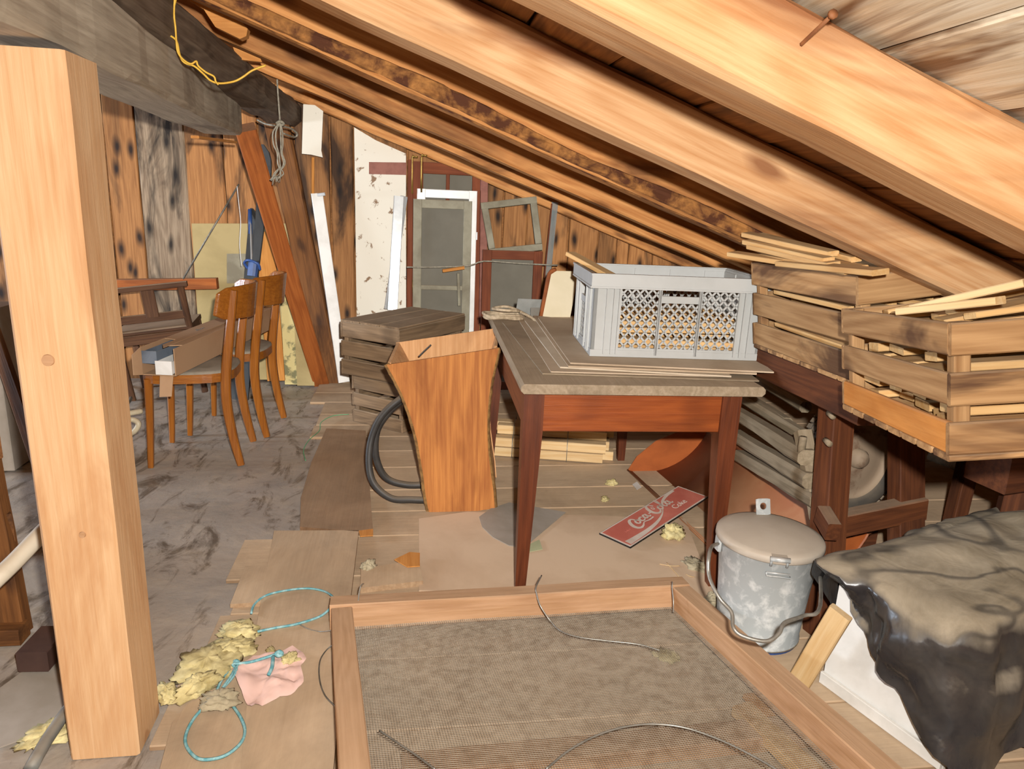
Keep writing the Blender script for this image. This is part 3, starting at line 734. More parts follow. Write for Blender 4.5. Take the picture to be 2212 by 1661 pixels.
# weathered pair behind the tub
n_ = V((.02, 3.78, 0)); l_ = V((-.31, 4.04, 0))
ang = math.atan2(l_.y - n_.y, l_.x - n_.x)         # the short left side runs this way
def MZ(x, y, z, a): return Matrix.Translation((x, y, z)) @ Matrix.Rotation(a, 4, 'Z')
M1 = MZ(.0, 3.80, .014, ang - math.pi / 2)           # local X: to the right-back, Y: to the left-back
wooden_crate('lower of two weathered slatted crates stacked behind the wooden tub', M1, .52, .37, .275, M_CRATEW, 3, True, group='weathered crates', bottoms=4)
M2 = MZ(-.02, 3.765, .014 + .275 + .014, ang - math.pi / 2 + .02)
wooden_crate('upper weathered crate, upside down with a dusty board top, left of the table', M2, .65, .41, .30, M_CRATEW, 3, True, group='weathered crates', bottoms=3, slatgap=.02)
# crate with kindling at the right edge, tipped
def corner_frame(P0, Px, Py, Pz):
    ex = (Px - P0).normalized(); ez0 = (Pz - P0); ey = (Py - P0) - ex * (Py - P0).dot(ex); ey.normalize(); ez = ex.cross(ey)
    if ez.dot(ez0) < 0: ey = -ey; ez = ex.cross(ey)
    return Matrix(((ex.x, ey.x, ez.x, P0.x), (ex.y, ey.y, ez.y, P0.y), (ex.z, ey.z, ez.z, P0.z), (0, 0, 0, 1)))
dA = 1.20
T0, B0, L1 = at(2055, 698, d=dA), at(2053, 985, d=dA), at(1816, 667, d=1.70)
def perp_below(top, px, py, e):     # the point on a pixel's ray that lies square below 'top' with respect to the edge e
    r = at(px, py, d=1.) - CAM; return CAM + r * ((top - CAM).dot(e) / r.dot(e))
ey = (L1 - T0).normalized(); B0 = perp_below(T0, 2053, 985, ey); ez = (T0 - B0).normalized(); ex = ey.cross(ez)
MA = Matrix(((ex.x, ey.x, ez.x, B0.x), (ex.y, ey.y, ez.y, B0.y), (ex.z, ey.z, ez.z, B0.z), (0, 0, 0, 1)))
WA = (L1 - T0).length; HA = (T0 - B0).length
wooden_crate('nearest slatted crate of kindling with one bright orange slat, at the right edge', MA, .40, WA, HA, [M_CRATEB, M_CRATEB, M_CRATEB], 3, False, group='crates of kindling', slatgap=.03, bottoms=8)
# its lowest left slat is a fresh orange one
for o in list(COL.objects):
    if o.name.startswith('slat') and o.parent and o.parent.get('label', '').startswith('nearest slatted'):
        lc = MA.inverted() @ WM[o.name].translation
        if lc.x < .02 and lc.z < HA * .3 and o.dimensions is not None and lc.y < .03 and (MA.inverted() @ WM[o.name]).col[0].y > .9:
            o.data.materials.clear(); o.data.materials.append(M_CRATEO); o['label'] = 'fresh orange slat'
def kindling(M, L, W, H_, n, label, group, mat=M_LATH, along='y', z0=.01, proud=.0):
    per = 5
    for k in range(n):
        lay = k // per; i = k % per
        span = (L if along == 'y' else W) - .08; run = (W if along == 'y' else L) - .07
        u = .04 + span * (i + .5) / per + RND.uniform(-.012, .012)
        ln = min(run, RND.uniform(.8, .99) * run); s0 = .035 + RND.uniform(0, run - ln)
        z = z0 + lay * .027 + RND.uniform(0, .005)
        a = (u, s0, z) if along == 'y' else (s0, u, z)
        b = (u + RND.uniform(-.02, .02), s0 + ln, z + RND.uniform(-.003, .006)) if along == 'y' else (s0 + ln, u + RND.uniform(-.02, .02), z + RND.uniform(-.003, .006))
        upv = M.to_3x3() @ V((RND.uniform(-.12, .12), RND.uniform(-.12, .12), 1))
        o = board('wood_lath', M @ V(a), M @ V(b), RND.uniform(.045, span / per), RND.uniform(.014, .02), mat, up=upv, ch=.002)
        tag(o, label, 'lath', group)
kindling(MA, .40, WA, HA, 40, 'split lath heaped in the nearest slatted crate at the right edge', 'laths in the nearest crate', along='x')
for (p, q, w_, lab) in (((1980, 664), (2212, 612), .05, 'long dusty lath lying on top of the kindling in the nearest crate'), ((1945, 672), (2150, 650), .03, 'thin pale lath slanting into the nearest crate below the long one')):
    a = at(p[0], p[1], d=1.38); b = at(q[0], q[1], d=1.22); e = (b - a)
    o = board('wood_lath', a, a + e * 1.05, w_, .014, M_LATHP, up=MA.to_3x3() @ V((0, 0, 1)), ch=.002); tag(o, lab, 'lath')
for k in range(9):
    y_ = .05 + (WA - .1) * k / 8; L_ = RND.uniform(.24, .36)
    a = MA @ V((.40 - .02 - L_ + RND.uniform(-.02, .03), y_, HA - .012 + .012 * (k % 2))); b = MA @ V((.40 - .01, y_ + RND.uniform(-.03, .03), HA + .006 + .014 * (k % 3)))
    o = board('wood_lath', a, b, RND.uniform(.03, .045), .012, M_LATH, up=MA.to_3x3() @ V((0, RND.uniform(-.15, .15), 1)), ch=.002)
    tag(o, 'pale lath on top of the heap in the crate with the orange slat', 'lath', 'laths heaped on the crate with the orange slat')
# second crate further back
dB0, dB1 = 2.40, 1.78
F1, F2, N1 = at(1622, 567, d=dB0), at(1628, 742, d=dB0), at(1856, 597, d=dB1)
ey = F1 - N1; WB_ = ey.length; ey.normalize(); F2 = perp_below(F1, 1628, 742, ey); ez = (F1 - F2).normalized(); ex = ey.cross(ez)
O2 = N1 - ez * (F1 - F2).length
MB = Matrix(((ex.x, ey.x, ez.x, O2.x), (ex.y, ey.y, ez.y, O2.y), (ex.z, ey.z, ez.z, O2.z), (0, 0, 0, 1)))
HB = (F1 - F2).length
wooden_crate('slatted crate with dark water stains behind the nearest one, laths heaped above its rim', MB, .34, WB_, HB, [M_CRATEB], 3, False, group='crates of kindling', slatgap=.028, bottoms=6)
kindling(MB, .34, WB_, HB, 35, 'split lath inside the stained crate under the rafters', 'laths in the stained crate', along='y')
lt = [((1612, 506), (1800, 548), 2.15, 1.75, .035), ((1614, 522), (1790, 562), 2.13, 1.72, .035), ((1640, 508), (1850, 560), 2.2, 1.7, .03), ((1660, 540), (1860, 580), 2.1, 1.65, .04), ((1690, 568), (1902, 588), 1.9, 1.5, .045), ((1582, 548), (1700, 566), 2.15, 1.9, .04), ((1650, 552), (1840, 586), 2.05, 1.62, .04), ((1625, 532), (1800, 572), 2.1, 1.7, .04)]
for k, (p, q, d0, d1, w_) in enumerate(lt):
    a = at(p[0], p[1], d=d0 + .12); b = at(q[0], q[1], d=d1 + .12)
    o = board('wood_lath', a, b, w_, .014, M_LATH, up=MB.to_3x3() @ V((0, 0, 1)), ch=.002)
    tag(o, 'pale lath heaped above the rim of the stained crate', 'lath', 'laths on top of the stained crate')

# ------------------------------------------------------------------ things under and behind the table
def wire_loop(name, pts, r, mat, parent=None, sub=4, n=6): return tube(name, pts, r, mat, parent, n, sub)
q0, q1 = G(1058, 990, .014), G(1306, 1008, .014)
BM = frame((q0.x, q0.y + .03, .014), (q1.x - q0.x, q1.y - q0.y, 0))
BL = (q1 - q0).length
bd = thing('lath_bundle', 'bundle of planed pale laths tied with wire on the floor under the table', 'lath bundle', M=BM)
for r_ in range(3):
    for c_ in range(3):
        if r_ == 2 and c_ == 0: continue
        box('lath', (BL / 2 + RND.uniform(-.015, .02) + (.02 if c_ else 0), .03 + c_ * .062, .028 + r_ * .052 - (.004 if c_ else 0)), (BL + RND.uniform(-.03, .03), .058, .048), M_LATHP, bd, BM)
for fx in (.2, .68):
    y0, y1, z1 = -.004, .195, .165
    wire_loop('wire_tie', [BM @ V((BL * fx, a, b)) for a, b in ((y0, .001), (y0, .108), (.06, .112), (.062, z1), (y1, z1), (y1, 0))], .0018, M_WIREZ, bd, 1)
# rusty half-round trough
tr = thing('rusty_trough', 'red-brown sheet-metal half-round trough with end plates, behind the table leg', 'trough', (1.28, 2.6, 0))
ya, yb_ = 2.06, 3.2
def prof(k, n=14):
    a = math.radians(255 + (342 - 255) * k / n); r = .33
    return V((1.195 + r * math.cos(a), 0, .336 + r * math.sin(a)))
def tsh(yy): return (3.2 - yy) * .095
n = 14; vs_, fs = [], []
for yy in (ya, yb_):
    for k in range(n + 1):
        p = prof(k); sh = tsh(yy)
        vs_.append((p.x + sh, yy, p.z))
for k in range(n): fs.append((k, n + 1 + k, n + 1 + k + 1, k + 1)[::-1])
m2 = make('trough_shell', vs_, fs, M_RUST, tr, smooth=True)
sol = m2.modifiers.new('thickness', 'SOLIDIFY'); sol.thickness = .004
for yy in (ya + .006, yb_ - .006):
    pl = [V((prof(k).x + tsh(yy), yy, prof(k).z)) for k in range(n + 1)]
    plate('end_plate', pl + [V((1.38 + tsh(yy), yy, .23)), V((1.24 + tsh(yy), yy, .17)), V((1.15 + tsh(yy), yy, .09))], .005, M_RUSTO, tr, up=(0, -1, 0))
for k in (0, n):
    p = prof(k); tube('rolled_rim', [V((p.x + tsh(ya), ya, p.z)), V((p.x + tsh(yb_), yb_, p.z))], .016 if k else .004, M_RUST, tr, 10, 1)
# enamel sign
S = [at(1292, 1152, z=.03), at(1362, 1182, z=.03), at(1530, 1073, z=.085), at(1460, 1053, z=.085)]
SM = frame(S[1], S[2] - S[1], (S[2] - S[1]).cross(S[0] - S[1])); sl, sw = (S[2] - S[1]).length, ((S[0] - S[1]).length + (S[3] - S[2]).length) / 2
sg = thing('drink_sign', 'faded red and white soft drink sign lying on the floor under the table', 'sign', M=SM)
def sign_plate(name, poly, th, z, mat):
    v, f = plate_data(poly, th); return make(name, [(a, b, c + z) for a, b, c in v], f, mat, sg, SM)
sign_plate('sign_plate', [(0, 0), (sl, 0), (sl, sw), (0, sw)], .006, 0, M_BLACK)
sign_plate('white_border', [(.002, .002), (sl - .002, .002), (sl - .002, sw - .002), (.002, sw - .002)], .001, .001, M_SIGNW)
sign_plate('red_face', [(.009, .008), (sl - .009, .008), (sl - .009, sw - .008), (.009, sw - .008)], .001, .0016, M_REDSIGN)
def ribbon(pts, wd, z=.0024, sub=8):
    """flat stroke; wd a number or list of widths per control point"""
    P_ = smoothpath([V((a, b, 0)) for a, b in pts], sub); n = len(P_)
    ws = wd if isinstance(wd, list) else [wd] * len(pts); vs_, fs = [], []
    for i, p in enumerate(P_):
        T_ = P_[min(i + 1, n - 1)] - P_[max(i - 1, 0)]; T_ = T_.normalized() if T_.length > 1e-9 else V((1, 0, 0))
        N_ = V((-T_.y, T_.x, 0)); u = i / (n - 1) * (len(ws) - 1); k = min(int(u), len(ws) - 2); w_ = ws[k] + (ws[k + 1] - ws[k]) * (u - k)
        for s_ in (-.5, .5):
            q = p + N_ * w_ * s_; vs_.append((q.x, q.y, z))
    for i in range(n - 1): fs.append((2 * i, 2 * i + 2, 2 * i + 3, 2 * i + 1))
    return vs_, fs
u_ = sw   # sign height as unit; x measured along the sign
def R_(pts, wd): return ribbon([(a * sl, b * sw) for a, b in pts], [q * sw for q in wd] if isinstance(wd, list) else wd * sw)
d = merge([R_([(.03, .16), (.14, .15), (.27, .16), (.40, .22), (.50, .33), (.57, .46), (.635, .64), (.70, .79), (.79, .89), (.90, .93)], [.20, .17, .13, .09, .05, .03, .05, .08, .10, .10])])
make('white_wave', d[0], d[1], M_SIGNW, sg, SM)
def letters(specs):
    return merge([R_(p, w_) for p, w_ in specs])
th_, tn = .075, .035
def small_o(x, y, s=1.): return [([(x + .022 * s, y + .17 * s), (x + .004 * s, y + .12 * s), (x, y + .05 * s), (x + .014 * s, y), (x + .034 * s, y + .05 * s), (x + .038 * s, y + .12 * s), (x + .022 * s, y + .17 * s), (x + .045 * s, y + .15 * s)], [.05, .06, .07, .05, .05, .06, .05, .03])]
def small_c(x, y, s=1.): return [([(x + .042 * s, y + .14 * s), (x + .03 * s, y + .17 * s), (x + .008 * s, y + .13 * s), (x, y + .05 * s), (x + .018 * s, y), (x + .045 * s, y + .04 * s)], [.06, .05, .07, .07, .05, .03])]
def small_a(x, y, s=1.): return [([(x + .034 * s, y + .16 * s), (x + .014 * s, y + .16 * s), (x, y + .07 * s), (x + .012 * s, y), (x + .034 * s, y + .08 * s)], [.05, .06, .07, .05, .04]), ([(x + .038 * s, y + .18 * s), (x + .036 * s, y + .05 * s), (x + .048 * s, y), (x + .062 * s, y + .04 * s)], [.07, .07, .05, .03])]
sp = []
# Coca: tall C with under-sweep
sp += [([(.318, .68), (.304, .80), (.276, .79), (.250, .68), (.236, .54), (.240, .42), (.264, .36), (.300, .39), (.340, .47), (.395, .44), (.45, .46)], [.06, .05, .08, .10, .11, .10, .08, .05, .03, .05, .05])]
sp += small_o(.292, .52, 1.0) + small_c(.342, .53, 1.) + small_a(.394, .54, 1.)
sp += [([(.460, .64), (.484, .65)], [.05, .05])]
sp += [([(.580, .80), (.562, .93), (.535, .93), (.512, .82), (.499, .66), (.504, .54), (.527, .47), (.558, .50), (.575, .58)], [.06, .05, .07, .10, .11, .10, .08, .05, .03]),
       ([(.535, .70), (.545, .79), (.557, .75), (.550, .68), (.535, .70)], [.03, .03, .03, .03, .03])]
sp += small_o(.580, .53, 1.05)
sp += [([(.626, .58), (.648, .76), (.663, .92), (.656, .97), (.644, .88), (.642, .68), (.652, .54), (.670, .58)], [.03, .04, .05, .04, .06, .07, .05, .03])]
sp += small_a(.680, .54, 1.05)
d = letters(sp); make('script_lettering', [(x_, y_, z_ + .0003) for x_, y_, z_ in d[0]], d[1], M_SIGNW, sg, SM)
def text_mesh(txt, size, M, mat, parent, name, shear=0., align='LEFT', ext=.0004):
    cu = bpy.data.curves.new(name, 'FONT'); cu.body = txt; cu.size = size; cu.shear = shear; cu.align_x = align; cu.extrude = ext
    tmp = bpy.data.objects.new(name + '_tmp', cu); COL.objects.link(tmp)
    dg = bpy.context.evaluated_depsgraph_get(); me = bpy.data.meshes.new_from_object(tmp.evaluated_get(dg))
    bpy.data.objects.remove(tmp); me.materials.clear(); me.materials.append(mat)
    o = bpy.data.objects.new(name, me); link(o, M, parent); return o
text_mesh('Coke', sw * .27, SM @ Matrix.Translation((sl * .66, sw * .26, .0026)), M_SIGNW, sg, 'coke_lettering')
text_mesh('Enjoy', sw * .10, SM @ Matrix.Translation((sl * .135, sw * .50, .0022)), plain('faint_print', 'bd6f62', 'b4574a', 5., .6), sg, 'enjoy_lettering')

# ------------------------------------------------------------------ right: trestle, wheel, sledge, rails under the crates
def ext_floor(a, b, z=0.):
    t_ = (a.z - z) / (a.z - b.z); return a + (b - a) * t_
te = thing('brown_trestle', 'dark brown timber trestle with bolted legs behind the zinc bucket', 'trestle', (1.45, 2.0, 0))
a, b = at(1808, 868, d=2.22), at(1788, 1150, d=2.24)
board('leg', a, ext_floor(a, b, .004), .085, .07, M_BROWN, te, up=(.2, -1, 0), n=8, jit=.002)
a2, b2 = at(1957, 930, d=2.36), at(1957, 1115, d=2.36)
board('leg', a2, ext_floor(a2, b2, .004), .1, .06, M_BROWN, te, up=(.1, -1, 0), n=8, jit=.002)
board('stretcher', at(1800, 1135, d=2.27), at(1990, 1095, d=2.36), .05, .075, M_BROWN, te, n=6, jit=.002)
board('stretcher', at(1776, 1110, d=2.18), at(1800, 1150, d=2.1), .04, .06, M_BROWN, te)
for q in ((1790, 892), (1783, 950)):
    p = at(q[0], q[1], d=2.175); tube('bolt', [p, p + V((-.01, -.04, 0))], .009, M_GREYW, te, 8, 1)
r0 = MB @ V((.06, WB_ + .10, -.075)); r1 = MB @ V((.06, .04, -.078))
ra = thing('brown_rail', 'dark brown timber rail carrying the stained crate of kindling', 'rail', r0)
board('timber', r0, r1, .07, .11, M_BROWN, ra, n=20, jit=.003)
for f_ in (.25, .85):
    p = r0 + (r1 - r0) * f_ - V((0, 0, .02))
    board('rail_tie', p, p + V((.95, .12, -.02)), .06, .08, M_BROWN, ra)
    board('rail_leg', p + V((.92, .12, -.06)), V((p.x + .92, p.y + .14, .004)), .06, .06, M_BROWN, ra)
r2 = at(2132, 1012, d=2.1); r3 = r2 + V((.6, .07, .02))
ra2 = thing('brown_rail', 'square-ended dark timber below the nearest crate at the right edge', 'rail', r2)
board('timber', r2, r3, .14, .11, M_BROWN, ra2, n=6, jit=.003)
board('rail_leg', r2 + V((.14, .02, -.055)), V((r2.x + .16, r2.y + .05, .004)), .07, .07, M_BROWN, ra2)
board('rail_leg', r3 + V((-.1, .0, -.055)), V((r3.x - .1, r3.y + .03, .004)), .07, .07, M_BROWN, ra2)
# wheel
wc = at(1838, 985, d=2.72); wn = V((.20, -.97, .08)).normalized()
wr, ww = .225, .045
WMx = frame(wc, wn.cross(V((0, 0, 1))), wn)
wh = thing('cart_wheel', 'small cart wheel with treaded tyre and rusty rim behind the brown trestle', 'wheel', M=WMx)
d = lathe_data([(wr * .70, ww * .8), (wr * .78, ww), (wr * .92, ww * .95), (wr * .99, ww * .7), (wr, 0), (wr * .99, -ww * .7), (wr * .92, -ww * .95), (wr * .78, -ww), (wr * .70, -ww * .8)], 56)
make('tyre', d[0], d[1], M_TYRE, wh, WMx, smooth=True)
parts = []
for k in range(56):
    a = 2 * math.pi * k / 56
    for j in (-1, 0, 1):
        v, f = rail_mesh(.019, .022, .006, ch=.001)
        parts.append(xf((v, f), Matrix.Rotation(a + j * .03, 4, 'Z') @ Matrix.Translation((wr + .0005, 0, j * .023)) @ Matrix.Rotation(math.pi / 2, 4, 'Y') @ Matrix.Translation((-.0095, 0, 0)) @ Matrix.Rotation(math.pi / 2, 4, 'X') if False else Matrix.Rotation(a + j * .03, 4, 'Z') @ frame((wr, -.0095, j * .026), (0, 1, 0), (1, 0, 0))))
d = merge(parts); stuff(make('tread_blocks', d[0], d[1], M_TYRE, wh, WMx))
d = lathe_data([(wr * .72, ww * .75), (wr * .70, ww * .4), (wr * .60, ww * .35), (wr * .45, ww * .6), (wr * .25, ww * .62), (wr * .2, ww * .62), (0, ww * .62)], 40)
make('rim', d[0], d[1], M_RIM, wh, WMx, smooth=True)
d = lathe_data([(wr * .17, ww * .6), (wr * .16, ww * 1.15), (wr * .1, ww * 1.5), (0, ww * 1.55)], 24); make('hub', d[0], d[1], M_RIM, wh, WMx, smooth=True)
board('axle', wc, wc - wn * .35, .04, .04, M_BROWN, wh)
blk = V((wc.x + .02, wc.y + .05, 0))
o = board('wood_block', (blk.x - .1, blk.y, (wc.z - wr - .012) / 2), (blk.x + .14, blk.y, (wc.z - wr - .012) / 2), .14, wc.z - wr - .016, M_BROWN); tag(o, 'dark block of wood propping up the cart wheel', 'block')
# grey sledge with round-ended rungs
sd = thing('wooden_sledge', 'dusty grey wooden hay sledge of long poles pegged to an end bar', 'sledge', (1.4, 2.2, 0))
b0, b1 = at(1738, 950, d=2.42), at(1768, 1105, d=2.34)
board('end_bar', b0 + (b0 - b1) * .12, b1 + (b1 - b0) * .1, .055, .05, M_GREYW, sd, up=(0, -1, 0), n=8, jit=.003, ch=.01)
for k, (p, q, d0, d1) in enumerate([((1745, 990), (1590, 890), 2.36, 3.25), ((1755, 1040), (1590, 940), 2.33, 3.2), ((1772, 1085), (1600, 985), 2.30, 3.15)]):
    board('pole', at(p[0], p[1], d=d0), at(q[0], q[1], d=d1), .065, .05, M_GREYW, sd, n=12, jit=.005, seed=k, ch=.012)
for k, (p, q, d0, d1) in enumerate([((1735, 940), (1590, 850), 2.75, 3.4), ((1700, 915), (1620, 862), 2.9, 3.4), ((1740, 880), (1640, 820), 2.95, 3.5)]):
    board('cross_pole', at(p[0], p[1], d=d0), at(q[0], q[1], d=d1), .05, .045, M_GREYW, sd, n=8, jit=.005, seed=k + 20, ch=.012)
p = at(1732, 965, d=2.37); tube('peg', [p + V((0, 0, -.02)), p + V((0, 0, .035))], .013, M_GREYW, sd, 8, 1)
pts = [G(2010, 985, .03), G(2060, 1005, .03), G(2110, 1030, .03), G(2160, 1045, .05), G(2190, 1038, .09)]
o = tube('sledge_runner', pts, lambda t_: .028 - .014 * t_, M_GREYW, n=8); tag(o, 'curved pale wooden runner lying in the dark behind the black sheet', 'runner')

# ------------------------------------------------------------------ zinc bucket with lid
bc = V((1.105, 1.835, 0.0))
BKM = Matrix.Translation(bc)
bk = thing('zinc_bucket', 'dented galvanised bucket with a dusty lid and wire handle', 'bucket', M=BKM)
bh, rt_, rb_ = .338, .148, .124
d = lathe_data([(0, .03), (rb_ - .003, .03), (rb_ + .003, .022), (rb_ + .003, .03), (rb_, .034), (rb_ + (rt_ - rb_) * .5, .03 + bh * .5), (rt_, bh), (rt_ + .004, bh + .004), (rt_, bh + .006), (rt_ - .004, bh)], 56)
make('body', d[0], d[1], M_ZINC, bk, BKM, smooth=True)
d = lathe_data([(rt_ + .007, bh - .010), (rt_ + .011, bh - .006), (rt_ + .010, bh + .008), (rt_ + .006, bh + .013), (rt_ - .01, bh + .017), (rt_ * .6, bh + .026), (rt_ * .3, bh + .03), (0, bh + .031)], 56)
make('lid', d[0], d[1], M_ZINCD, bk, BKM, smooth=True)
def bp(a, r, z): return bc + V((r * math.cos(math.radians(a)), r * math.sin(math.radians(a)), z))
# clasp at the front, tab with a hole at the back, ears, bail
A0 = -108.
v, f = plate_data([(-.022, 0), (.022, 0), (.02, .07), (-.02, .07)], .004)
Mc = frame(bp(A0, rt_ + .014, bh + .016), V((0, 0, 1)).cross(bp(A0, 1, 0) - bc), (0, 0, 1))
make('clasp', v, f, M_ZINCD, bk, Mc)
tube('clasp_roll', [Mc @ V((-.027, -.001, -.006)), Mc @ V((.027, -.001, -.006))], .008, M_ZINC, bk, 8, 1)
for s_ in (-.022, .022): tube('clasp_pin', [Mc @ V((s_, .002, -.006)), Mc @ V((s_, .004, -.03))], .004, M_ZINC, bk, 6, 1)
pts_ = [Mc @ V((-.03, .010, -.055)), Mc @ V((.035, .010, -.055)), Mc @ V((.038, .011, -.066)), Mc @ V((-.028, .012, -.066))]
tube('wire_catch', pts_ + [pts_[0]], .003, M_ZINC, bk, 6, 1)
# lid tab: ring-shaped plate standing up
Mt = frame(bp(72, rt_ - .03, bh + .018), V((1, 0, 0)), V((0, -.35, 1)).cross(V((1, 0, 0))) if False else (0, -1, .35))
outer = [(-.024, 0), (.024, 0), (.022, .035), (.012, .05), (-.012, .05), (-.022, .035)]
nO = 24; vs_, fs = [], []
for k in range(nO):
    a = 2 * math.pi * k / nO; cs, sn = math.cos(a), math.sin(a)
    m_ = max(abs(cs) / .024, abs(sn) / .026); vs_.append((cs / m_ if m_ else 0, .028 + sn / m_, 0)); vs_.append((.011 * cs, .030 + .011 * sn, 0))
for k in range(nO):
    a = 2 * k; b = 2 * ((k + 1) % nO); fs.append((a, b, b + 1, a + 1))
o = make('lid_tab', vs_, fs, M_ZINC, bk, Mt); so = o.modifiers.new('thickness', 'SOLIDIFY'); so.thickness = .003
e0, e1 = bp(170, rt_ + .004, bh - .03), bp(-10, rt_ + .004, bh - .03)
for e in (e0, e1): board('ear', e + V((0, 0, -.02)), e + V((0, 0, .024)), .012, .03, M_ZINC, bk, up=(0, -1, 0))
bl = [e0, at(1535, 1185, d=1.80), at(1531, 1240, d=1.74), at(1553, 1290, d=1.70), at(1580, 1322, d=1.69), at(1584, 1355, d=1.69), at(1605, 1374, d=1.68), at(1655, 1385, d=1.67), at(1683, 1368, d=1.68), at(1695, 1345, d=1.70), at(1735, 1330, d=1.73), at(1772, 1308, d=1.78), e1]
bl = [bl[0]] + bl[1:-1] + [bl[-1]]
tube('bail_handle', bl, .0048, M_WIREZ, bk, 8, 5)
d = lathe_data([(0, .0), (.118, 0), (.122, .004), (.122, .02), (.118, .022), (0, .022)], 40)
o = make('blue_tray', d[0], d[1], M_BLUEM, None, Matrix.Translation(bc + V((.0, 0, .012)) - V((0, 0, .012))), smooth=False); tag(o, 'blue plastic lid under the zinc bucket', 'lid')

# ------------------------------------------------------------------ white carton under a black sheet
cF, cG = V((1.29, 1.25, 0)), V((1.18, 1.585, 0))
fy = (cG - cF); CWd = fy.length; fy.normalize(); fx = V((fy.y, -fy.x, 0)); CL = .86; CHt = .385; CIn = .335
XM = Matrix(((fx.x, fy.x, 0, cF.x), (fx.y, fy.y, 0, cF.y), (0, 0, 1, .012), (0, 0, 0, 1)))
wx = thing('white_carton', 'white carton box half covered by the black plastic sheet', 'box', M=XM)
for (c_, s_) in (((.002, CWd / 2, CIn / 2), (.004, CWd, CIn)), ((CL - .002, CWd / 2, CIn / 2), (.004, CWd, CIn))): box('carton_side', c_, s_, M_WHITE, wx, XM, ch=.001)
for (c_, s_) in (((CL / 2, .002, CIn / 2), (CL - .008, .004, CIn)), ((CL / 2, CWd - .002, CIn / 2), (CL - .008, .004, CIn))): box('carton_side', c_, s_, M_WHITE, wx, XM, ch=.001)
box('carton_top', (CL / 2, CWd / 2, CIn - .002), (CL - .008, CWd - .008, .004), M_WHITE, wx, XM, ch=.001)
box('bottom_flap', (-.008, CWd / 2, .02), (.012, CWd, .036), M_WHITE, wx, XM, ch=.002)
# draped sheet: rounded rectangle rings from the middle of the top down to the hem
nA, nT, nS = 200, 22, 34; vs_, fs = [], []
cx_, cy_ = CL / 2, CWd / 2
def rrect(a, hx, hy, p=7.):
    c_, s_ = math.cos(a), math.sin(a); r = (abs(c_ / hx) ** p + abs(s_ / hy) ** p) ** (-1 / p); return r * c_, r * s_
def dropf(a):
    x_, y_ = math.cos(a) * 1, math.sin(a)
    ux, uy = rrect(a, CL / 2, CWd / 2)
    fx_, fy_ = ux / (CL / 2), uy / (CWd / 2)          # -1..1
    left = max(0, -fx_); front = max(0, -fy_)
    if fx_ < -.9:                                    # left face: short at the back, long at the front
        d_ = .10 + .25 * max(0., (.75 - fy_) / 1.75) ** 1.1
        if fy_ > .6: d_ = .085
    elif fy_ < -.9: d_ = .375 + .012 * math.sin(fx_ * 6)
    else: d_ = .2
    return d_
SR = .05                                             # shoulder radius
for i in range(nT + nS + 1):
    for k in range(nA):
        a = 2 * math.pi * k / nA + math.pi / 4; wv = 2 * math.pi * k / nA
        hx, hy = CL / 2 + .018, CWd / 2 + .018
        ux, uy = rrect(a, hx, hy, 9.)
        nx_, ny_ = (abs(ux) / hx) ** 4 * math.copysign(1, ux), (abs(uy) / hy) ** 4 * math.copysign(1, uy); nn = math.hypot(nx_, ny_) or 1
        nx_, ny_ = nx_ / nn, ny_ / nn
        crown = lambda x2, y2: .018 * mnoise.noise(V((x2 * 5, y2 * 5, 1))) + .010 * mnoise.noise(V((x2 * 12, y2 * 12, 4))) + .04 * min(1, x2 / .55)
        if i <= nT:
            v_ = i / nT; x_, y_ = cx_ + (ux - nx_ * SR) * v_, cy_ + (uy - ny_ * SR) * v_
            z_ = CHt + .016 + max(crown(x_, y_), -.006) * (1 - .4 * v_ ** 3) + .014 * (1 - v_ ** 2)
        else:
            v_ = (i - nT) / nS; dr = dropf(a); s_ = v_ * (dr + SR * .57)
            bx_, by_ = cx_ + ux - nx_ * SR, cy_ + uy - ny_ * SR; z0_ = CHt + .016 + max(crown(bx_, by_), -.006) * .6
            th_a = min(s_ / SR, math.pi / 2)
            ox, z_ = SR * math.sin(th_a), z0_ - SR * (1 - math.cos(th_a))
            if s_ > SR * math.pi / 2: z_ -= s_ - SR * math.pi / 2
            rid = mnoise.noise(V((math.cos(wv) * 3.4, math.sin(wv) * 3.4, v_ * 1.4))); rid2 = mnoise.noise(V((math.cos(wv) * 9, math.sin(wv) * 9, v_ * 3.2 + 7)))
            fold = .030 * (abs(rid) - .15) * 2 + .022 * (.35 - abs(rid2)) + .012 * math.sin(11 * wv + 3 * math.sin(2 * wv) + 4 * v_)
            tie = -.016 * math.exp(-((v_ - .38) / .1) ** 2) if ny_ < -.4 else 0
            bulge = .03 * math.sin(min(1, v_ * 1.2) * math.pi) if nx_ < -.4 else 0
            out = max(.008, .010 + .03 * v_ * (1 if ny_ < 0 else .4) + fold * min(1, v_ * 2.2) + tie + bulge) if v_ > 0 else 0
            out *= min(1, v_ * 4)
            x_, y_ = bx_ + nx_ * (ox + out), by_ + ny_ * (ox + out)
            z_ += .006 * mnoise.noise(V((x_ * 14, y_ * 14, v_ * 5))) * min(1, v_ * 3)
        vs_.append((x_, y_, z_))
rows = nT + nS + 1
for i in range(rows - 1):
    for k in range(nA):
        a = i * nA + k; b = i * nA + (k + 1) % nA; fs.append((a, a + nA, b + nA, b))
o = make('plastic_sheet', vs_, fs, M_PLAST, None, XM, smooth=True)
tag(o, 'dusty black plastic sheet draped and tied over the white carton', 'plastic sheet')
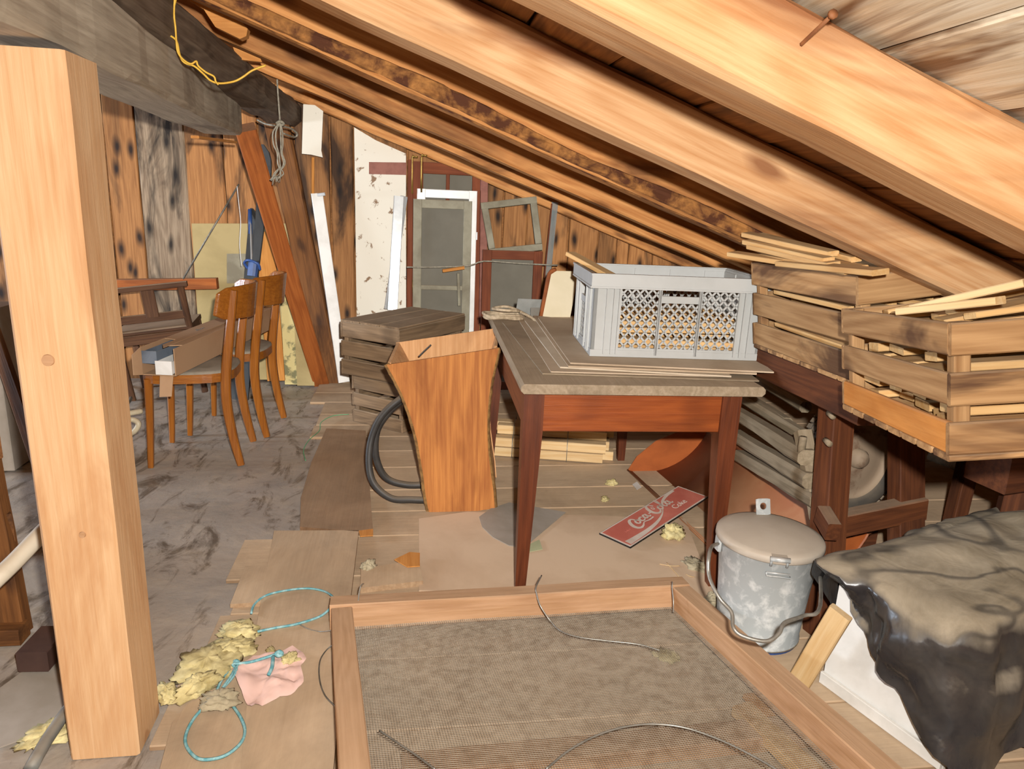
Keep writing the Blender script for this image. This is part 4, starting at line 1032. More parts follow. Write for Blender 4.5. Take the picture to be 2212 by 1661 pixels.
# twine tied round the sheet
e = [at(2140, 1397, d=1.42), at(2165, 1392, d=1.40), at(2185, 1386, d=1.38), at(2200, 1378, d=1.37), at(2225, 1372, d=1.36)]
p = [XM @ V((x_, -.062 - .01 * math.sin(x_ * 30), CHt - .115 + .02 * x_)) for x_ in (.16, .20, .25, .30, .36, .42, .5)]
tag(tube('bound_string', p, .003, M_ROPE, n=6), 'pale string tied round the black sheet at the right edge', 'string')
a, b = at(1822, 1322, z=.335), at(1722, 1480, z=.075)
a = V((1.085, 1.41, .335)); b = V((1.03, 1.48, .03))
a = at(1815, 1325, z=.30); b = at(1720, 1482, z=.02)
o = board('wood_offcut', a + (a - b) * .02, b, .058, .02, M_LATHP, up=(-.75, -.6, .35), n=4, jit=.001); tag(o, 'clean pale wooden offcut leaning against the white carton', 'offcut')

# ------------------------------------------------------------------ mesh screen frame in the foreground
fA, fB = V((-.215, 1.955, .125)), V((.905, 1.99, .125))          # far outer corners (top)
e_dn = V((.105, -.80, .075)); lenF = 1.5
ux_ = (fB - fA); fw_ = ux_.length; ux_.normalize()
vy = (e_dn - ux_ * e_dn.dot(ux_)).normalized(); wz = vy.cross(ux_) ; wz = wz if wz.z > 0 else -wz
# local: X right along the far rail, Y from near to far, Z up
FO = fA + vy * lenF
FM = Matrix(((ux_.x, -vy.x, wz.x, FO.x), (ux_.y, -vy.y, wz.y, FO.y), (ux_.z, -vy.z, wz.z, FO.z), (0, 0, 0, 1)))
fr = thing('mesh_frame', 'large wooden frame with wire mesh lying tilted in the foreground', 'screen frame', M=FM)
rw, rh = .062, .082
SKW = .09                                            # the old frame is racked out of square
def FL(x_, y_, z_=0.): return FM @ V((x_ + SKW * (lenF - y_), y_, z_))
wzv = FM.to_3x3() @ V((0, 0, 1))
board('rail', FL(0, lenF - rw / 2, -rh / 2), FL(fw_, lenF - rw / 2, -rh / 2), rw, rh, M_FRAME, fr, up=wzv, n=14, jit=.002, seed=1)
board('rail', FL(0, rw / 2, -rh / 2), FL(fw_, rw / 2, -rh / 2), rw, rh, M_FRAME, fr, up=wzv, n=14, jit=.002, seed=2)
board('rail', FL(rw / 2, rw + .002, -rh / 2 - .006), FL(rw / 2, lenF - rw - .002, -rh / 2 - .006), rw, rh, M_FRAME, fr, up=wzv, n=14, jit=.002, seed=3)
board('rail', FL(fw_ - rw / 2, rw + .002, -rh / 2 - .004), FL(fw_ - rw / 2, lenF - rw - .002, -rh / 2 - .004), rw, rh, M_FRAME, fr, up=wzv, n=14, jit=.002, seed=4)
ms = .0062; wr_ = .00055; x0_, x1_, y0_, y1_ = rw - .01, fw_ - rw + .01, rw, lenF - rw + .004
def sag(x_, y_):
    tx = (x_ - x0_) / (x1_ - x0_); ty = (y_ - y0_) / (y1_ - y0_)
    return -rh + .012 - .016 * math.sin(math.pi * tx) * math.sin(math.pi * ty) + .004 * mnoise.noise(V((x_ * 3, y_ * 3, 2)))
parts = []
def strip(pts_):
    vs_, fs = [], []
    for p in pts_:
        p = V(p); vs_ += [p + V((0, 0, wr_ * 1.1)), p + V((0, 0, -wr_)) + sd_ * wr_, p + V((0, 0, -wr_)) - sd_ * wr_]
    for i in range(len(pts_) - 1):
        for k in range(3): a = i * 3 + k; b = i * 3 + (k + 1) % 3; fs.append((a, b, b + 3, a + 3))
    return vs_, fs
sd_ = V((1, 0, 0)); x_ = x0_
while x_ < x1_:
    parts.append(strip([(x_, y0_ + (y1_ - y0_) * j / 24, sag(x_, y0_ + (y1_ - y0_) * j / 24)) for j in range(25)])); x_ += ms
sd_ = V((0, 1, 0)); y_ = y0_ + .35
while y_ < y1_:
    parts.append(strip([(x0_ + (x1_ - x0_) * j / 20, y_, sag(x0_ + (x1_ - x0_) * j / 20, y_)) for j in range(21)])); y_ += ms
d = merge(parts); stuff(make('wire_mesh', [(q[0] + SKW * (lenF - q[1]), q[1], q[2]) for q in d[0]], d[1], M_MESH, fr, FM))
def FP(px, py, dz=0.):   # a point on the plane of the mesh
    r = at(px, py, d=1.) - CAM; o_ = FM @ V((0, 0, -rh + .02 + dz)); n_ = FM.to_3x3() @ V((0, 0, 1))
    return CAM + r * ((o_ - CAM).dot(n_) / r.dot(n_))
wzp = [(1158, 1268, .09), (1160, 1285, .075), (1168, 1310, .05), (1192, 1345, .01), (1215, 1365, .006), (1255, 1377, .004), (1310, 1384, .004), (1380, 1392, .004), (1425, 1405, .002)]
tag(tube('wire_strand', [at(1170, 1243, z=.16)] + [FP(a, b, c) for a, b, c in wzp], .0022, M_WIREZ, n=6), 'bent wire hanging from the far rail onto the mesh', 'wire')
tag(tube('wire_strand', [FP(a, b, .004) for a, b in ((1180, 1661), (1230, 1620), (1290, 1588), (1350, 1570), (1410, 1564), (1480, 1572), (1560, 1600), (1640, 1640), (1690, 1670))], .0026, M_WIREZ, n=6), 'twisted wire arching across the mesh at the bottom edge', 'wire')
tag(tube('wire_strand', [FP(a, b, .004) for a, b in ((820, 1578), (860, 1605), (900, 1632), (940, 1662))], .0024, M_WIREZ, n=6), 'short wire on the mesh beside the left rail of the frame', 'wire')
for q, lab in (((777, 1275), 'staple wire bent over the far left corner of the mesh frame'), ((1452, 1270), 'looped wire at the far right corner of the mesh frame')):
    a = FP(q[0], q[1], .085); tag(tube('wire_staple', [a + V((.01, .03, .004)), a + V((.004, .012, .01)), a, a + V((-.004, -.03, -.03)), a + V((-.006, -.04, -.06))], .0018, M_WIREZ, n=6), lab, 'wire')
tag(tube('wire_strand', [G(730, 1392, .06), G(712, 1398, .03), G(692, 1425, .03), G(690, 1465, .03), G(702, 1502, .03), G(730, 1530, .05)], .002, M_WIRE, n=6), 'thin dark wire bowed out from the left rail of the mesh frame', 'wire')
tag(tube('wire_strand', [G(640, 1345, .03), G(665, 1358, .03), G(690, 1364, .03), G(716, 1362, .06)], .0016, M_WIREZ, n=6), 'short pale wire end beside the blue twine', 'wire')
# props and boards under the near end of the frame
for k, (y_, x0b, x1b, zt_) in enumerate([(.78, -.05, .95, .115), (1.05, .0, 1.0, .085)]):
    o = board('floor_batten', (x0b, y_ + .3, .012 + zt_ * .3), (x1b, y_ + .33, .012 + zt_ * .3), .07, .045 + .0 * k, M_FRAME); tag(o, ['near', 'far'][k] + ' batten lying on the floor beneath the wire mesh', 'batten')
o = board('floor_batten', at(1600, 1530, z=.05), at(1760, 1680, z=.05), .06, .03, M_LATH); tag(o, 'pale batten seen through the mesh near its right rail', 'batten')
for k, (p, q, lab) in enumerate([((1640, 1500), (1690, 1560), 'orange broken board piece seen through the mesh, right side')]):
    o = board('board_piece', at(p[0], p[1], z=.04), at(q[0], q[1], z=.04), .1, .016, M_SAWN); tag(o, lab, 'board')

# ------------------------------------------------------------------ kitchen chairs and what lies on them
def sweep(name, pts, size, mat, parent, side=(0, 1, 0), M=None, sub=5):
    """a bar with a rectangular section following a path; size(t)->(across side, other)"""
    P_ = smoothpath(pts, sub); n = len(P_); vs_, fs = [], []; side = V(side)
    for i, p in enumerate(P_):
        T_ = (P_[min(i + 1, n - 1)] - P_[max(i - 1, 0)]).normalized(); s_ = (side - T_ * side.dot(T_)).normalized(); u = T_.cross(s_)
        a, b = size(i / (n - 1)); c = min(a, b) * .18; a /= 2; b /= 2
        for (x_, y_) in ((-a + c, -b), (a - c, -b), (a, -b + c), (a, b - c), (a - c, b), (-a + c, b), (-a, b - c), (-a, -b + c)): vs_.append(p + s_ * x_ + u * y_)
    for i in range(n - 1):
        for k in range(8): a = i * 8 + k; b = i * 8 + (k + 1) % 8; fs.append((a, b, b + 8, a + 8))
    fs.append(tuple(reversed(range(8)))); fs.append(tuple((n - 1) * 8 + k for k in range(8)))
    # local frame with X along the bar so that the grain runs with it
    F = frame(P_[0], P_[-1] - P_[0], side); Fi = F.inverted()
    return make(name, [Fi @ v for v in vs_], fs, mat, parent, (M or Matrix()) @ F)
def kitchen_chair(label, x, y, a):
    M = MZ(x, y, 0.0, a); c = thing('kitchen_chair', label, 'chair', M=M, group='bentwood kitchen chairs')
    for s_ in (-1, 1):
        sweep('back_leg', [(.215, s_ * .175, 0), (.185, s_ * .172, .15), (.165, s_ * .17, .32), (.17, s_ * .165, .46), (.195, s_ * .165, .64), (.225, s_ * .165, .845)], lambda t_: (.026 + .008 * math.sin(t_ * math.pi), .032 + .012 * math.sin(t_ * math.pi)), M_CHAIR, c, M=M)
        sweep('front_leg', [(-.19, s_ * .18, 0), (-.178, s_ * .175, .22), (-.17, s_ * .17, .43)], lambda t_: (.024 + .012 * t_, .024 + .012 * t_), M_CHAIR, c, M=M, sub=3)
    # seat ring and cloth pad
    poly = []
    for k in range(32):
        an = 2 * math.pi * k / 32; cx2, sn = math.cos(an), math.sin(an)
        r = (abs(cx2 / .205) ** 3.4 + abs(sn / (.2 - .02 * cx2)) ** 3.4) ** (-1 / 3.4); poly.append((r * cx2 - .012, r * sn))
    v, f = plate_data(poly, .042); make('seat_frame', [(p[0], p[1], p[2] + .455) for p in v], f, M_CHAIR, c, M)
    rings = [(1., .455), (.985, .463), (.93, .468), (.5, .472), (0.01, .473)]; vs_ = [(p[0] * s_, p[1] * s_, z_) for s_, z_ in rings for p in poly]; fs = []
    for i in range(len(rings) - 1):
        for k in range(32): a_ = i * 32 + k; b_ = i * 32 + (k + 1) % 32; fs.append((a_, b_, b_ + 32, a_ + 32))
    make('seat_pad', vs_, fs, M_UPH, c, M, smooth=True)
    vs_, fs = [], []; N = 14
    for i in range(N + 1):
        yy = -.215 + .43 * i / N; u = yy / .215; cx3 = .204 + .13 * (.6 - u * u); ed = .02 if abs(u) > .97 else 0
        zt_ = .855 + .012 * (1 - u * u) - ed; zb_ = .705 + .01 * u * u + ed
        vs_ += [(cx3 - .009 + .012, yy, zt_), (cx3 - .009 - .008, yy, zb_), (cx3 + .009 + .012, yy, zt_), (cx3 + .009 - .008, yy, zb_)]
    for i in range(N):
        a_ = i * 4
        fs += [(a_, a_ + 1, a_ + 5, a_ + 4), (a_ + 2, a_ + 6, a_ + 7, a_ + 3), (a_, a_ + 4, a_ + 6, a_ + 2), (a_ + 1, a_ + 3, a_ + 7, a_ + 5)]
    fs += [(0, 2, 3, 1), (N * 4, N * 4 + 1, N * 4 + 3, N * 4 + 2)]
    F = frame((0, 0, 0), (0, 1, 0)); o_ = make('backrest', [F.inverted() @ V(p) for p in vs_], fs, M_CHAIR, c, M @ F, smooth=False)
    bv = o_.modifiers.new('round', 'BEVEL'); bv.width = .005; bv.segments = 2; bv.limit_method = 'ANGLE'
    return c
kitchen_chair('nearer brown kitchen chair, its seat under the end of the long carton', -.995, 3.55, .03)
kitchen_chair('kitchen chair standing behind the nearer one, close to the ski', -.925, 3.995, -.10)
# long cardboard carton with metal rails across both seats
k0 = V((-1.075, 3.26, .475)); k1 = V((-.86, 4.50, .475)); kd = (k1 - k0).normalized()
KM = frame(k0, kd); KL = (k1 - k0).length; kw, kh = .15, .125
ct = thing('long_carton', 'long open-ended cardboard carton lying across the two kitchen chairs', 'carton', M=KM)
box('carton_side', (KL / 2, kw / 2, kh / 2), (KL, .004, kh), M_CARD, ct, KM, ch=.001); box('carton_side', (KL / 2, -kw / 2, kh / 2), (KL, .004, kh), M_CARD, ct, KM, ch=.001)
box('carton_bottom', (KL / 2, 0, .002), (KL, kw - .006, .004), M_CARD, ct, KM, ch=.001)
v, f = plate_data([(.09, -kw / 2), (KL, -kw / 2), (KL, kw / 2), (.22, kw / 2), (.20, .01), (.06, -.01)], .004); make('carton_lid', [(a, b, c + kh) for a, b, c in v], f, M_CARD, ct, KM)
v, f = plate_data([(0, -.0), (KL, -.0), (KL, .03), (.06, .034)], .003); make('top_flap', [(a, b - .03, c + kh + .004) for a, b, c in v], f, M_CARD, ct, KM)
plate('end_flap', [KM @ V((-.002, -kw / 2 + .01, 0)), KM @ V((-.03, -kw / 2 + .01, -.085)), KM @ V((-.03, -.01, -.09)), KM @ V((-.002, -.005, 0))], .004, M_CARD, ct, up=(0, -1, 0))
plate('end_flap', [KM @ V((-.0, kw / 2, .0)), KM @ V((-.05, kw / 2 + .012, .01)), KM @ V((-.05, kw / 2 + .012, .10)), KM @ V((0, kw / 2, kh))], .004, M_CARD, ct, up=(-1, 0, 0))
text_mesh('rflex', .05, KM @ Matrix.Translation((.42, -.0, kh + .0015)) , plain('grey_print', '6f675f', '5f5850', 8., .8), ct, 'carton_print')
def profile_rail(label, cx2, cz2, mat, ws, hs, x0=.005, L=.9):
    t_ = thing('metal_rail', label, 'rail', M=KM @ Matrix.Translation((x0, cx2, cz2)), group='metal rails in the long carton'); M = WM[t_.name]
    box('web', (L / 2, 0, 0), (L, ws, .004), mat, t_, M, ch=.001)
    box('flange', (L / 2, ws / 2, hs / 2), (L, .004, hs), mat, t_, M, ch=.001); box('flange', (L / 2, -ws / 2, hs / 2), (L, .004, hs), mat, t_, M, ch=.001)
    box('end_cap', (-.002, 0, hs / 2), (.004, ws + .006, hs + .008), mat, t_, M, ch=.002)
profile_rail('white metal rail end in the open carton, right one', -.032, .012, M_WHITE, .068, .055, -.012)
profile_rail('blue-grey metal rail end in the open carton, left one', .04, .055, plain('blue_grey_steel', '7d8794', '5d6570', 6., .4, metal=.3), .06, .05, .01)
# old dark chair against the wall, seen from behind
def dark_chair():
    M = MZ(-1.44, 4.50, 0, .12) @ Matrix.Rotation(math.radians(-7), 4, 'Y')
    c = thing('old_chair', 'dusty dark brown wooden chair by the gable wall, back turned to the viewer', 'chair', M=M)
    W2 = .21
    for s_ in (-1, 1):
        sweep('back_leg', [(s_ * W2, .05, 0.015), (s_ * W2, .02, .3), (s_ * W2, -.02, .48), (s_ * (W2 + .01), -.09, .71)], lambda t_: (.035, .035), M_CHAIRD, c, side=(1, 0, 0), M=M)
        board_ = rail_mesh(.43, .035, .035); make('front_leg', board_[0], board_[1], M_CHAIRD, c, M @ frame((s_ * .2, .36, .0), (0, 0, 1), (0, 1, 0)))
        box('side_rail', (s_ * .2, .19, .40), (.025, .32, .06), M_CHAIRD, c, M)
    box('top_rail', (0, -.10, .715), (.52, .035, .03), M_CHAIRD, c, M)
    box('cross_rail', (0, -.035, .53), (.40, .02, .05), M_CHAIRD, c, M)
    box('splat', (.03, -.06, .62), (.07, .016, .17), M_CHAIRD, c, M)
    box('seat', (0, .18, .445), (.44, .42, .03), M_CHAIRD, c, M, ch=.008)
    box('front_rail', (0, .36, .40), (.38, .025, .06), M_CHAIRD, c, M); box('back_rail', (0, .0, .40), (.38, .025, .06), M_CHAIRD, c, M)
dark_chair()
# ------------------------------------------------------------------ things leaning on the gable wall
def px_board(name, label, cat, p, q, y0, y1, wd, th, mat, up=(0, -1, 0), group=None, **k):
    a, b = at(p[0], p[1], y=y0), at(q[0], q[1], y=y1)
    o_ = board(name, a, b, wd, th, mat, None, up=up, **k); return tag(o_, label, cat, group)
px_board('wall_rail', 'horizontal brown rail low on the gable wall behind the dark chair', 'rail', (190, 616), (470, 612), 4.86, 4.86, .06, .07, M_BRACE, (0, 0, 1))
yb0, yb1 = at(412, 483, y=4.98), at(628, 483, y=4.98)
o = plate('mustard_panel', [V((yb0.x, 4.98, .015)), V((yb1.x, 4.98, .015)), V((yb1.x, 5.0, yb1.z)), V((yb0.x, 5.0, yb0.z))], .012, M_YBOARD, up=(0, -1, 0)); tag(o, 'mustard yellow board leaning on the gable wall behind the chairs', 'board')
o = plate('grey_patch', [at(490, 548, y=4.965), at(490, 612, y=4.965), at(545, 612, y=4.965), at(545, 548, y=4.965)], .003, M_GFRAME, up=(0, -1, 0)); tag(o, 'small grey square sheet in front of the mustard board', 'sheet')
px_board('orange_plank', 'upright orange plank beside the skis against the gable wall', 'plank', (572, 500), (597, 822), 4.90, 4.86, .115, .02, M_ORPL)
o = plate('wallpapered_board', [V((-.80, 4.87, .01)), V((-.635, 4.87, .01)), at(640, 600, y=4.9), at(603, 600, y=4.9)], .01, M_FLOR, up=(0, -1, 0)); tag(o, 'board with faded floral wallpaper behind the foot of the brace', 'board')
o = plate('wallpapered_board', [V((-.80 + .085, 4.84, .01)), V((-.635 + .035, 4.84, .01)), at(664, 700, y=4.86), at(636, 700, y=4.86)], .008, M_YBOARD, up=(0, -1, 0)); tag(o, 'narrow pale yellow board at the foot of the brace', 'board')
# skis
def ski(label, p, q, y0, y1, lift=0.):
    a, b = at(p[0], p[1], y=y0), at(q[0], q[1], y=y1); L = (a - b).length
    M = frame(b, a - b, (-.5, -1, 0)); t_ = thing('ski', label, 'ski', M=M, group='pair of skis')
    vs_, fs = [], []; N = 40
    for i in range(N + 1):
        u = i / N; x_ = u * L; w2 = .036 + .010 * math.cos(u * 2 * math.pi) if u < .93 else (.046 * math.sqrt(max(0.02, 1 - ((u - .93) / .07) ** 2)))
        cz = .05 * max(0, (u - .88) / .12) ** 2
        vs_ += [(x_, -w2, cz), (x_, w2, cz), (x_, w2, cz + .011), (x_, -w2, cz + .011)]
    for i in range(N):
        for k in range(4): a_ = i * 4 + k; b_ = i * 4 + (k + 1) % 4; fs.append((a_, b_, b_ + 4, a_ + 4))
    fs += [(0, 3, 2, 1), (N * 4, N * 4 + 1, N * 4 + 2, N * 4 + 3)]
    make('ski_blade', vs_, [tuple(reversed(q_)) for q_ in fs], M_SKI, t_, M)
    return t_, M, L
t_, M, L = ski('black ski with pale triangle mark near its tip, behind the orange brace', (580, 318), (524, 862), 4.78, 4.50)
v, f = plate_data([(L * .895, 0), (L * .865, .022), (L * .875, .004), (L * .875, -.004), (L * .865, -.022)], .001); 
make('tip_mark', [(a, b, c + .0135 + .05 * .02) for a, b, c in v], f, M_ALU, t_, M)
bz = box('binding', (L * .52, 0, .03), (.09, .06, .045), M_BLUEM, t_, M, ch=.012); box('binding_heel', (L * .33, 0, .028), (.06, .055, .035), M_BLACK, t_, M, ch=.01)
tube('binding_strap', [M @ V((L * .52, -.045, .02)), M @ V((L * .54, -.05, .05)), M @ V((L * .55, 0, .075)), M @ V((L * .54, .05, .05)), M @ V((L * .52, .045, .02))], .008, M_BLUEM, bz, 6)
t_, M, L = ski('second black ski half hidden behind the marked one', (556, 455), (505, 872), 4.86, 4.56)
box('binding', (L * .50, 0, .03), (.08, .06, .04), M_BLUEM, t_, M, ch=.012)
sp = thing('ski_pole', 'thin ski pole with blue grip standing beside the skis', 'ski pole', at(560, 830, z=.01))
tube('shaft', [at(541, 470, y=4.8), at(552, 840, y=4.45)], .006, M_ALU, sp, 8, 1); tube('grip', [at(540, 452, y=4.81), at(541, 505, y=4.78)], .012, M_BLUEM, sp, 8, 1)
tube('pole_tip', [at(555, 770, y=4.44), at(556, 826, y=4.4)], .010, M_BLUEM, sp, 8, 1)
# thin rod and thread
tag(tube('metal_rod', [at(516, 398, y=4.72), at(396, 602, y=4.72)], .006, M_WIRE, n=6, sub=1), 'thin grey rod slanting in front of the wall planks', 'rod')
tag(tube('white_thread', [at(512, 402, y=4.6), at(516, 440, y=4.6), at(520, 480, y=4.6), at(518, 530, y=4.6), at(522, 575, y=4.6)], .0022, M_WHITE, n=5), 'white thread hanging in front of the mustard board', 'thread')
# white pieces
px_board('white_batten', 'white lacquered batten leaning from the gable wall to the floor', 'batten', (684, 418), (743, 825), 4.93, 4.82, .075, .03, M_WHITE, (.25, -1, 0))
o = thing('white_plank', 'tall white plank with flaking paint and a brown band, against the gable wall', 'plank', (-.15, 4.99, 0))
pz = [V((-.322, 5.0, .01)), V((.02, 5.0, .01)), at(877, 332, y=5.0), at(812, 303, y=5.0), at(765, 275, y=5.0)]
plate('painted_face', pz, .025, M_WPAINT, o, up=(0, -1, 0), ex=(0, 0, 1))
plate('brown_band', [at(797, 350, y=4.998), at(797, 376, y=4.998), at(878, 378, y=4.998), at(878, 351, y=4.998)], .003, M_PINKB, o, up=(0, -1, 0))
o = plate('white_plank', [at(655, 225, y=4.86), at(652, 332, y=4.86), at(672, 334, y=4.86), at(697, 340, y=4.86), at(694, 325, y=4.86), at(698, 240, y=4.86), at(680, 227, y=4.86)], .02, M_WPAINT, up=(0, -1, 0)); tag(o, 'short white board hanging under the last rafter beside the dark log', 'board')
o = board('wall_batten', at(676, 340, y=5.02), at(676, 420, y=5.02), .018, .012, M_ORPL, up=(0, -1, 0)); tag(o, 'thin upright batten under the short white board', 'batten')
px_board('white_profile', 'white metal profile with screw leaning on the flaking white plank', 'profile', (862, 424), (848, 670), 4.93, 4.80, .065, .02, M_ALU, (.1, -1, 0))
p = at(861, 437, y=4.9); 
px_board('white_profile', 'second white profile partly behind the first one on the white plank', 'profile', (873, 424), (838, 668), 4.95, 4.84, .05, .015, M_ALU, (.5, -1, 0))
px_board('wall_hook', 'small white metal hook projecting beside the white batten', 'hook', (686, 421), (702, 419), 4.9, 4.88, .02, .008, M_ALU)
# ------------------------------------------------------------------ old windows and frames
def sash(name, label, px, y, b, mat, pane=None, bars=(), vbars=(), lean=.03, th=.03, zbot=.012, cat='window frame', bb=None):
    """px: (x left, y top, x right) in the picture at depth y; stands on the floor, leaning back"""
    tl, tr_ = at(px[0], px[1], y=y), at(px[2], px[1], y=y); zt_ = (tl.z + tr_.z) / 2; x0, x1 = tl.x, tr_.x
    M = Matrix.Translation((x0, y, zbot)); t_ = thing(name, label, cat, M=M); t_['kind'] = 'thing'
    H_ = zt_ - zbot; W_ = x1 - x0
    M = Matrix.Translation((x0, y - math.tan(lean) * H_, zbot)) @ Matrix.Rotation(-lean, 4, 'X')
    bb = bb or b
    box('stile', (b / 2, 0, H_ / 2), (b, th, H_), mat, t_, M); box('stile', (W_ - b / 2, 0, H_ / 2), (b, th, H_), mat, t_, M)
    box('rail', (W_ / 2, 0, H_ - b / 2), (W_ - 2 * b, th, b), mat, t_, M); box('rail', (W_ / 2, 0, bb / 2), (W_ - 2 * b, th, bb), mat, t_, M)
    for z_ in bars: box('glazing_bar', (W_ / 2, 0, z_ * H_), (W_ - 2 * b, th * .8, .03), mat, t_, M)
    zs = [bb] + [z_ * H_ for z_ in bars] + [H_ - b]
    xs_ = [b] + [q_ * W_ for q_ in vbars] + [W_ - b]
    for q_, (za, zb_) in vbars.items() if isinstance(vbars, dict) else []:
        box('glazing_bar', (q_ * W_, 0, (za + zb_) / 2 * H_), (.025, th * .8, (zb_ - za) * H_), mat, t_, M)
    if pane:
        for za, zb_ in zip(zs[:-1], zs[1:]):
            box('pane', (W_ / 2, .004, (za + zb_) / 2), (W_ - 2 * b, .004, zb_ - za - .001), pane, t_, M, ch=.0005)
    return t_, M, W_, H_
sash('glazed_door', 'red-brown glazed door leaf with small top panes, behind the other frames', (890, 352, 1045), 4.985, .075, M_REDB, M_PANE, bars=(.62,), vbars={.5: (.62, .95)}, th=.035)
t_, M, W_, H_ = sash('old_window', 'white window frame between the brown door leaf and the grey frame', (901, 410, 1031), 4.90, .055, M_WHITE, None, th=.025)
box('hinge', (W_ + .004, -.01, H_ * .78), (.008, .012, .05), M_ALU, t_, M)
t_, M, W_, H_ = sash('old_window', 'grey-green window sash with dusty glass in front of the white frame', (893, 432, 1020), 4.80, .055, M_GFRAME, M_PANE, bars=(.55,), th=.03)
sash('old_window', 'red-brown window sash with dusty glass behind the table corner', (1043, 541, 1172), 4.78, .06, M_REDB, M_PANE, bars=(.42,), th=.035)
px_board('frame_post', 'upright pale red post between the grey sash and the brown sash', 'post', (1046, 368), (1042, 700), 4.93, 4.9, .05, .04, M_PINKB)
px_board('frame_post', 'upright brown post with brass bolt at the left of the old sashes', 'post', (887, 345), (884, 670), 4.93, 4.88, .035, .04, M_REDB)
# small tilted grey frame
q = [at(1038, 438, y=4.86), at(1158, 424, y=4.86), at(1172, 540, y=4.80), at(1058, 552, y=4.80)]
t_ = thing('old_window', 'small grey empty frame standing tilted on the brown sash', 'window frame', q[3]); t_['kind'] = 'thing'
for i in range(4):
    a, b = q[i], q[(i + 1) % 4]; c_ = (q[0] + q[1] + q[2] + q[3]) / 4
    off_ = (c_ - (a + b) / 2).normalized() * .022
    board('frame_rail', a + off_ + ((b - a).normalized() * (.045 if i % 2 else 0)), b + off_ - ((b - a).normalized() * (.045 if i % 2 else 0)), .044, .025, M_GFRAME, t_, up=(0, -1, 0))
t_ = thing('glass_strip', 'narrow upright glass strip in a lead frame right of the old sashes', 'glass strip', at(1190, 600, y=4.7))
board('pane', at(1199, 437, y=4.86), at(1182, 600, y=4.7), .045, .006, M_CLEAR, t_, up=(0, -1, 0)); board('edge_bar', at(1192, 440, y=4.85), at(1176, 600, y=4.69), .008, .012, M_REDB, t_, up=(0, -1, 0))
tag(tube('stretched_cord', [at(879, 577, y=4.66), at(940, 577, y=4.66), at(1012, 574, y=4.66), at(1046, 564, y=4.66), at(1120, 569, y=4.66), at(1205, 573, y=4.66)], .005, M_ROPEG, n=6, sub=3), 'pale cord stretched in front of the old window sashes', 'cord')
px_board('wood_stub', 'short wooden stub caught under the cord in front of the grey sash', 'stub', (956, 585), (1003, 578), 4.64, 4.64, .028, .02, M_ORPL, (0, 0, 1))
px_board('wood_stub', 'thin upright stick hanging below the stub at the grey sash', 'stick', (990, 590), (992, 660), 4.65, 4.66, .018, .015, M_GFRAME)
for k, q in enumerate(((891, 343), (911, 340))):
    a = at(q[0], q[1], y=4.88); tag(tube('window_bolt', [a + V((0, 0, -.22)), a + V((0, 0, 0)), a + V((.012, -.01, .012)), a + V((.035, -.012, .012))], .006, M_BRASS, n=6, sub=2), ['left', 'right'][k] + ' hooked bolt rod at the top of the brown door leaf', 'bolt')
tag(tube('brass_bolt', [at(893, 604, y=4.83), at(894, 640, y=4.83)], .009, M_BRASS, n=8, sub=1), 'brass bolt on the brown post beside the grey sash', 'bolt')

# ------------------------------------------------------------------ hanging cords
hr = thing('hanging_rope', 'frayed grey cord hung from a rafter and knotted in loops', 'rope', at(603, 380, y=3.86))
Yr = 3.86
tube('cord', [at(598, 138, y=Yr), at(599, 180, y=Yr), at(602, 225, y=Yr), at(605, 264, y=Yr)], .0045, M_ROPEG, hr, 6, 3)
for dx, r_ in ((-10, .004), (-4, .004), (6, .004), (10, .004)):
    tube('loop', [at(605, 264, y=Yr), at(600 + dx, 285, y=Yr - .01), at(601 + dx, 312, y=Yr - .01), at(604 + dx * .5, 330, y=Yr), at(608 + dx * .8, 352, y=Yr), at(606, 368, y=Yr)], r_, M_ROPEG, hr, 6, 4)
tube('knot', [at(597, 266, y=Yr), at(605, 262, y=Yr - .01), at(613, 267, y=Yr), at(605, 271, y=Yr + .008), at(598, 267, y=Yr)], .007, M_ROPEG, hr, 6, 4)
for k in range(9):
    a = at(604, 362, y=Yr); tube('frayed_end', [a, a + V((RND.uniform(-.03, .02), RND.uniform(-.02, .02), -.03)), a + V((RND.uniform(-.07, .02), RND.uniform(-.03, .03), -.06 - RND.uniform(0, .03)))], .0025, M_ROPEG, hr, 5, 3)
tag(tube('tied_string', [at(556, 259, y=4.3), at(575, 268, y=4.2), at(600, 272, y=4.1), at(625, 276, y=4.2), at(642, 288, y=4.3), at(636, 296, y=4.3), at(612, 288, y=4.12)], .005, M_ROPEG, n=6), 'pale string wound round the strut behind the hanging cord', 'string')
yw = [(382, -12), (372, 28), (358, 58), (366, 75), (381, 88), (388, 118), (398, 135), (420, 143), (440, 160), (455, 174), (475, 180), (505, 176), (525, 166), (545, 152), (574, 141)]
yw2 = [(378, -12), (376, 30), (379, 60), (381, 90), (384, 112), (395, 128), (412, 138), (424, 132), (428, 142), (445, 156), (462, 165), (466, 176), (472, 183)]
yc = thing('yellow_cable', 'thin yellow cable dangling in front of the dark log at top left', 'cable', at(470, 180, y=2.42))
tube('strand', [at(a, b, y=2.42) for a, b in yw], .0032, M_YWIRE, yc, 6, 4); tube('strand', [at(a, b, y=2.41) for a, b in yw2], .003, M_YWIRE, yc, 6, 4)

